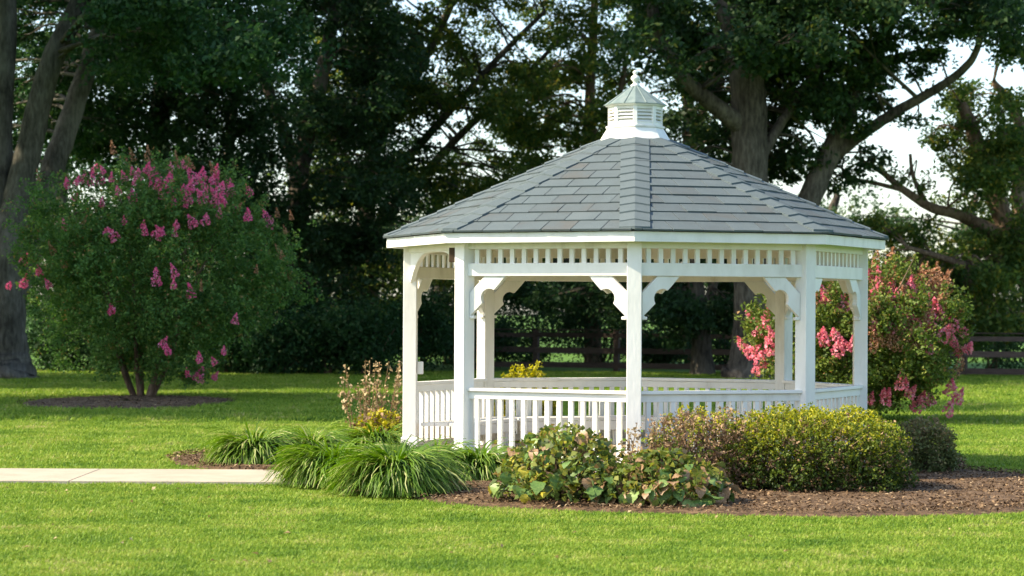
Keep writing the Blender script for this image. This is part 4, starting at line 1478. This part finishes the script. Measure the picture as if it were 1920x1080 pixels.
def broad_plant(label, x0, x1, ytop, Yc, hd, n, seed, mixw):
    rnd = random.Random(seed)
    cx = ((x0 + x1) / 2 - 960) / F * Yc
    ex = (x1 - x0) / 2 / F * Yc
    zt = HCAM + (HOR - ytop) / F * Yc
    root = tag(empty('broad_leaved_plant', (cx, Yc, 0.05)), label, 'plant', 'broad leaved plants in front of the gazebo')
    keys = list(mixw)
    st = MB()
    for k in range(n):
        a = rnd.uniform(0, 2 * math.pi)
        u = rnd.random() ** 0.6
        dx, dy = math.cos(a) * u, math.sin(a) * u
        top = zt * (1 - 0.62 * u ** 2.2) * (0.86 + 0.14 * math.sin(dx * 9 + seed) * math.cos(dy * 7))
        z = top * (1 - 0.75 * rnd.random() ** 1.8)
        if dy < 0 and rnd.random() < 0.35:
            z = top * rnd.uniform(0.1, 0.8)
        pos = Vector((dx * ex, dy * hd, max(0.05, z)))
        hi = z / zt
        wts = [mixw[q] * (1 + (1.6 * hi if q in ('bl_yel', 'bl_brown') else 0)) for q in keys]
        me = rnd.choice(BLM[rnd.choices(keys, wts)[0]])
        ob = obj_mesh('leaf', me, root)
        sc = rnd.uniform(0.075, 0.15)
        ob.scale = (sc, sc * rnd.uniform(0.85, 1.1), sc)
        out = math.atan2(dy * hd, dx * ex) + rnd.gauss(0, 0.7)
        pitch = rnd.gauss(0.45, 0.4) + 0.35 * u
        ob.rotation_euler = (rnd.gauss(0, 0.35), pitch, out)
        ob.location = pos
        if k % 2 == 0:
            st.tube([Vector((dx * ex * 0.3, dy * hd * 0.3, 0)), Vector((pos.x * 0.7, pos.y * 0.7, pos.z * 0.7)), pos], [0.008, 0.006, 0.003], seg=4)
    st.build('stems', M['stem'], root)
    # the small young leaves between the big ones
    r = np.random.default_rng(seed)
    n2 = 1800
    a = r.uniform(0, 2 * math.pi, n2)
    u = r.random(n2) ** 0.55
    top = zt * (1 - 0.62 * u ** 2.2)
    C = np.column_stack([np.cos(a) * u * ex, np.sin(a) * u * hd, np.maximum(0.03, top * (0.95 - 0.9 * r.random(n2) ** 1.4))])
    L = r.uniform(0.03, 0.075, n2)
    V, Q = leaves(C, L, L * 0.75, up=0.6, r=r)
    obj_mesh('small_leaves', np_mesh('small_leaves', V, Q, M['bl_small'], r.beta(2, 2, n2)), root)['kind'] = 'stuff'
    return root


broad_plant('large mound of broad green and yellow leaves in front of the railing', 930, 1190, 798, 19.9, 0.66, 300, 101, {'bl_green': 4, 'bl_pale': 3, 'bl_yel': 1.4, 'bl_brown': 0.7, 'bl_olive': 2.5})
broad_plant('browning broad leaved plant beside the dead brown shrub', 1120, 1372, 846, 19.6, 0.55, 295, 102, {'bl_green': 3, 'bl_pale': 2.6, 'bl_yel': 0.5, 'bl_brown': 2.4, 'bl_olive': 2.0})

# ------------------------------------------------------------------ grass
r = np.random.default_rng(88)
n = 70
fp = np.column_stack([r.uniform(-4.5, 4.5, n), 14.6 + 8 * r.random(n) ** 0.8, np.full(n, 0.035)])
L = r.uniform(0.025, 0.06, n)
V, Q = leaves(fp, L, L * 0.6, up=1.5, r=r)
tag(obj_mesh('fallen_leaves', np_mesh('fallen_leaves', V, Q, M['dry'], r.random(n))), 'small tan fallen leaves scattered on the front lawn', 'leaves', kind='stuff')

gcol = bpy.data.collections.new('grass_tufts')
for k in range(6):
    r = np.random.default_rng(500 + k)
    nb = 26
    V, Q, T = [], [], []
    for i in range(nb):
        a = r.uniform(0, 6.283)
        p = r.normal(0, 0.04, 2)
        h = r.uniform(0.014, 0.036)
        ln = r.uniform(0.008, 0.042)
        wd = r.uniform(0.0024, 0.0042)
        d = np.array([math.cos(a), math.sin(a)])
        s = np.array([-d[1], d[0]])
        b = len(V)
        for t, ww in ((0, 1.0), (0.55, 0.9), (1.0, 0.15)):
            c = p + d * ln * t * t
            z = h * (t - 0.18 * t * t * ln / 0.04)
            V.append([*(c - s * wd * ww), z])
            V.append([*(c + s * wd * ww), z])
        Q += [[b, b + 1, b + 3, b + 2], [b + 2, b + 3, b + 5, b + 4]]
        q = r.random()
        T += [q, q]
    me = np_mesh('grass_tuft', np.array(V), np.array(Q), M['grass'], np.array(T))
    gcol.objects.link(bpy.data.objects.new('grass_tuft', me))


def grass_points():
    r = np.random.default_rng(77)
    bands = [(13.5, 18, 420, 1.0), (18, 24, 300, 1.15), (24, 34, 120, 1.5), (34, 62, 44, 2.3)]
    out = []
    for y0, y1, dens, sc in bands:
        x0, x1 = -y1 * 0.225 - 0.4, y1 * 0.225 + 0.4
        n = int((y1 - y0) * (x1 - x0) * dens)
        p = np.column_stack([r.uniform(x0, x1, n), r.uniform(y0, y1, n)])
        p = p[np.abs(p[:, 0]) < p[:, 1] * 0.225 + 0.4]
        out.append(np.column_stack([p, np.full(len(p), sc) * r.uniform(0.75, 1.25, len(p))]))
    p = np.concatenate(out)
    edge = r.normal(0, 0.03, (len(p), 2))
    bad = in_poly(p[:, :2] + edge, BED) | in_poly(p[:, :2] + edge * 2, RING)
    bad |= (p[:, 1] > PATH_Y0 - 0.005 + np.abs(edge[:, 0]) * 1.2) & (p[:, 1] < PATH_Y1 + 0.01 + edge[:, 1] * 0.3) & (p[:, 0] < -0.93)
    return p[~bad], r


gp, r = grass_points()
me = bpy.data.meshes.new('grass')
me.vertices.add(len(gp))
me.vertices.foreach_set('co', np.column_stack([gp[:, :2], np.full(len(gp), 0.0)]).astype(np.float32).ravel())
at = me.attributes.new('scl', 'FLOAT', 'POINT')
at.data.foreach_set('value', gp[:, 2].astype(np.float32))
at = me.attributes.new('rotz', 'FLOAT', 'POINT')
at.data.foreach_set('value', r.uniform(0, 6.283, len(gp)).astype(np.float32))
at = me.attributes.new('pick', 'INT', 'POINT')
at.data.foreach_set('value', r.integers(0, 6, len(gp)).astype(np.int32))
go = obj_mesh('grass', me)
tag(go, 'short mown green grass covering the lawn', 'grass', kind='stuff')
ng = bpy.data.node_groups.new('grass_scatter', 'GeometryNodeTree')
ng.interface.new_socket('Geometry', in_out='INPUT', socket_type='NodeSocketGeometry')
ng.interface.new_socket('Geometry', in_out='OUTPUT', socket_type='NodeSocketGeometry')
gi, go_ = ng.nodes.new('NodeGroupInput'), ng.nodes.new('NodeGroupOutput')
ci = ng.nodes.new('GeometryNodeCollectionInfo')
ci.inputs['Collection'].default_value = gcol
ci.inputs['Separate Children'].default_value = True
ci.inputs['Reset Children'].default_value = True
iop = ng.nodes.new('GeometryNodeInstanceOnPoints')
iop.inputs['Pick Instance'].default_value = True


def named(nm, ty):
    n = ng.nodes.new('GeometryNodeInputNamedAttribute')
    n.data_type = ty
    n.inputs['Name'].default_value = nm
    return n.outputs['Attribute']


cx = ng.nodes.new('ShaderNodeCombineXYZ')
ng.links.new(named('rotz', 'FLOAT'), cx.inputs['Z'])
ng.links.new(gi.outputs[0], iop.inputs['Points'])
ng.links.new(ci.outputs[0], iop.inputs['Instance'])
ng.links.new(named('pick', 'INT'), iop.inputs['Instance Index'])
ng.links.new(cx.outputs[0], iop.inputs['Rotation'])
ng.links.new(named('scl', 'FLOAT'), iop.inputs['Scale'])
ng.links.new(iop.outputs[0], go_.inputs[0])
md = go.modifiers.new('scatter', 'NODES')
md.node_group = ng
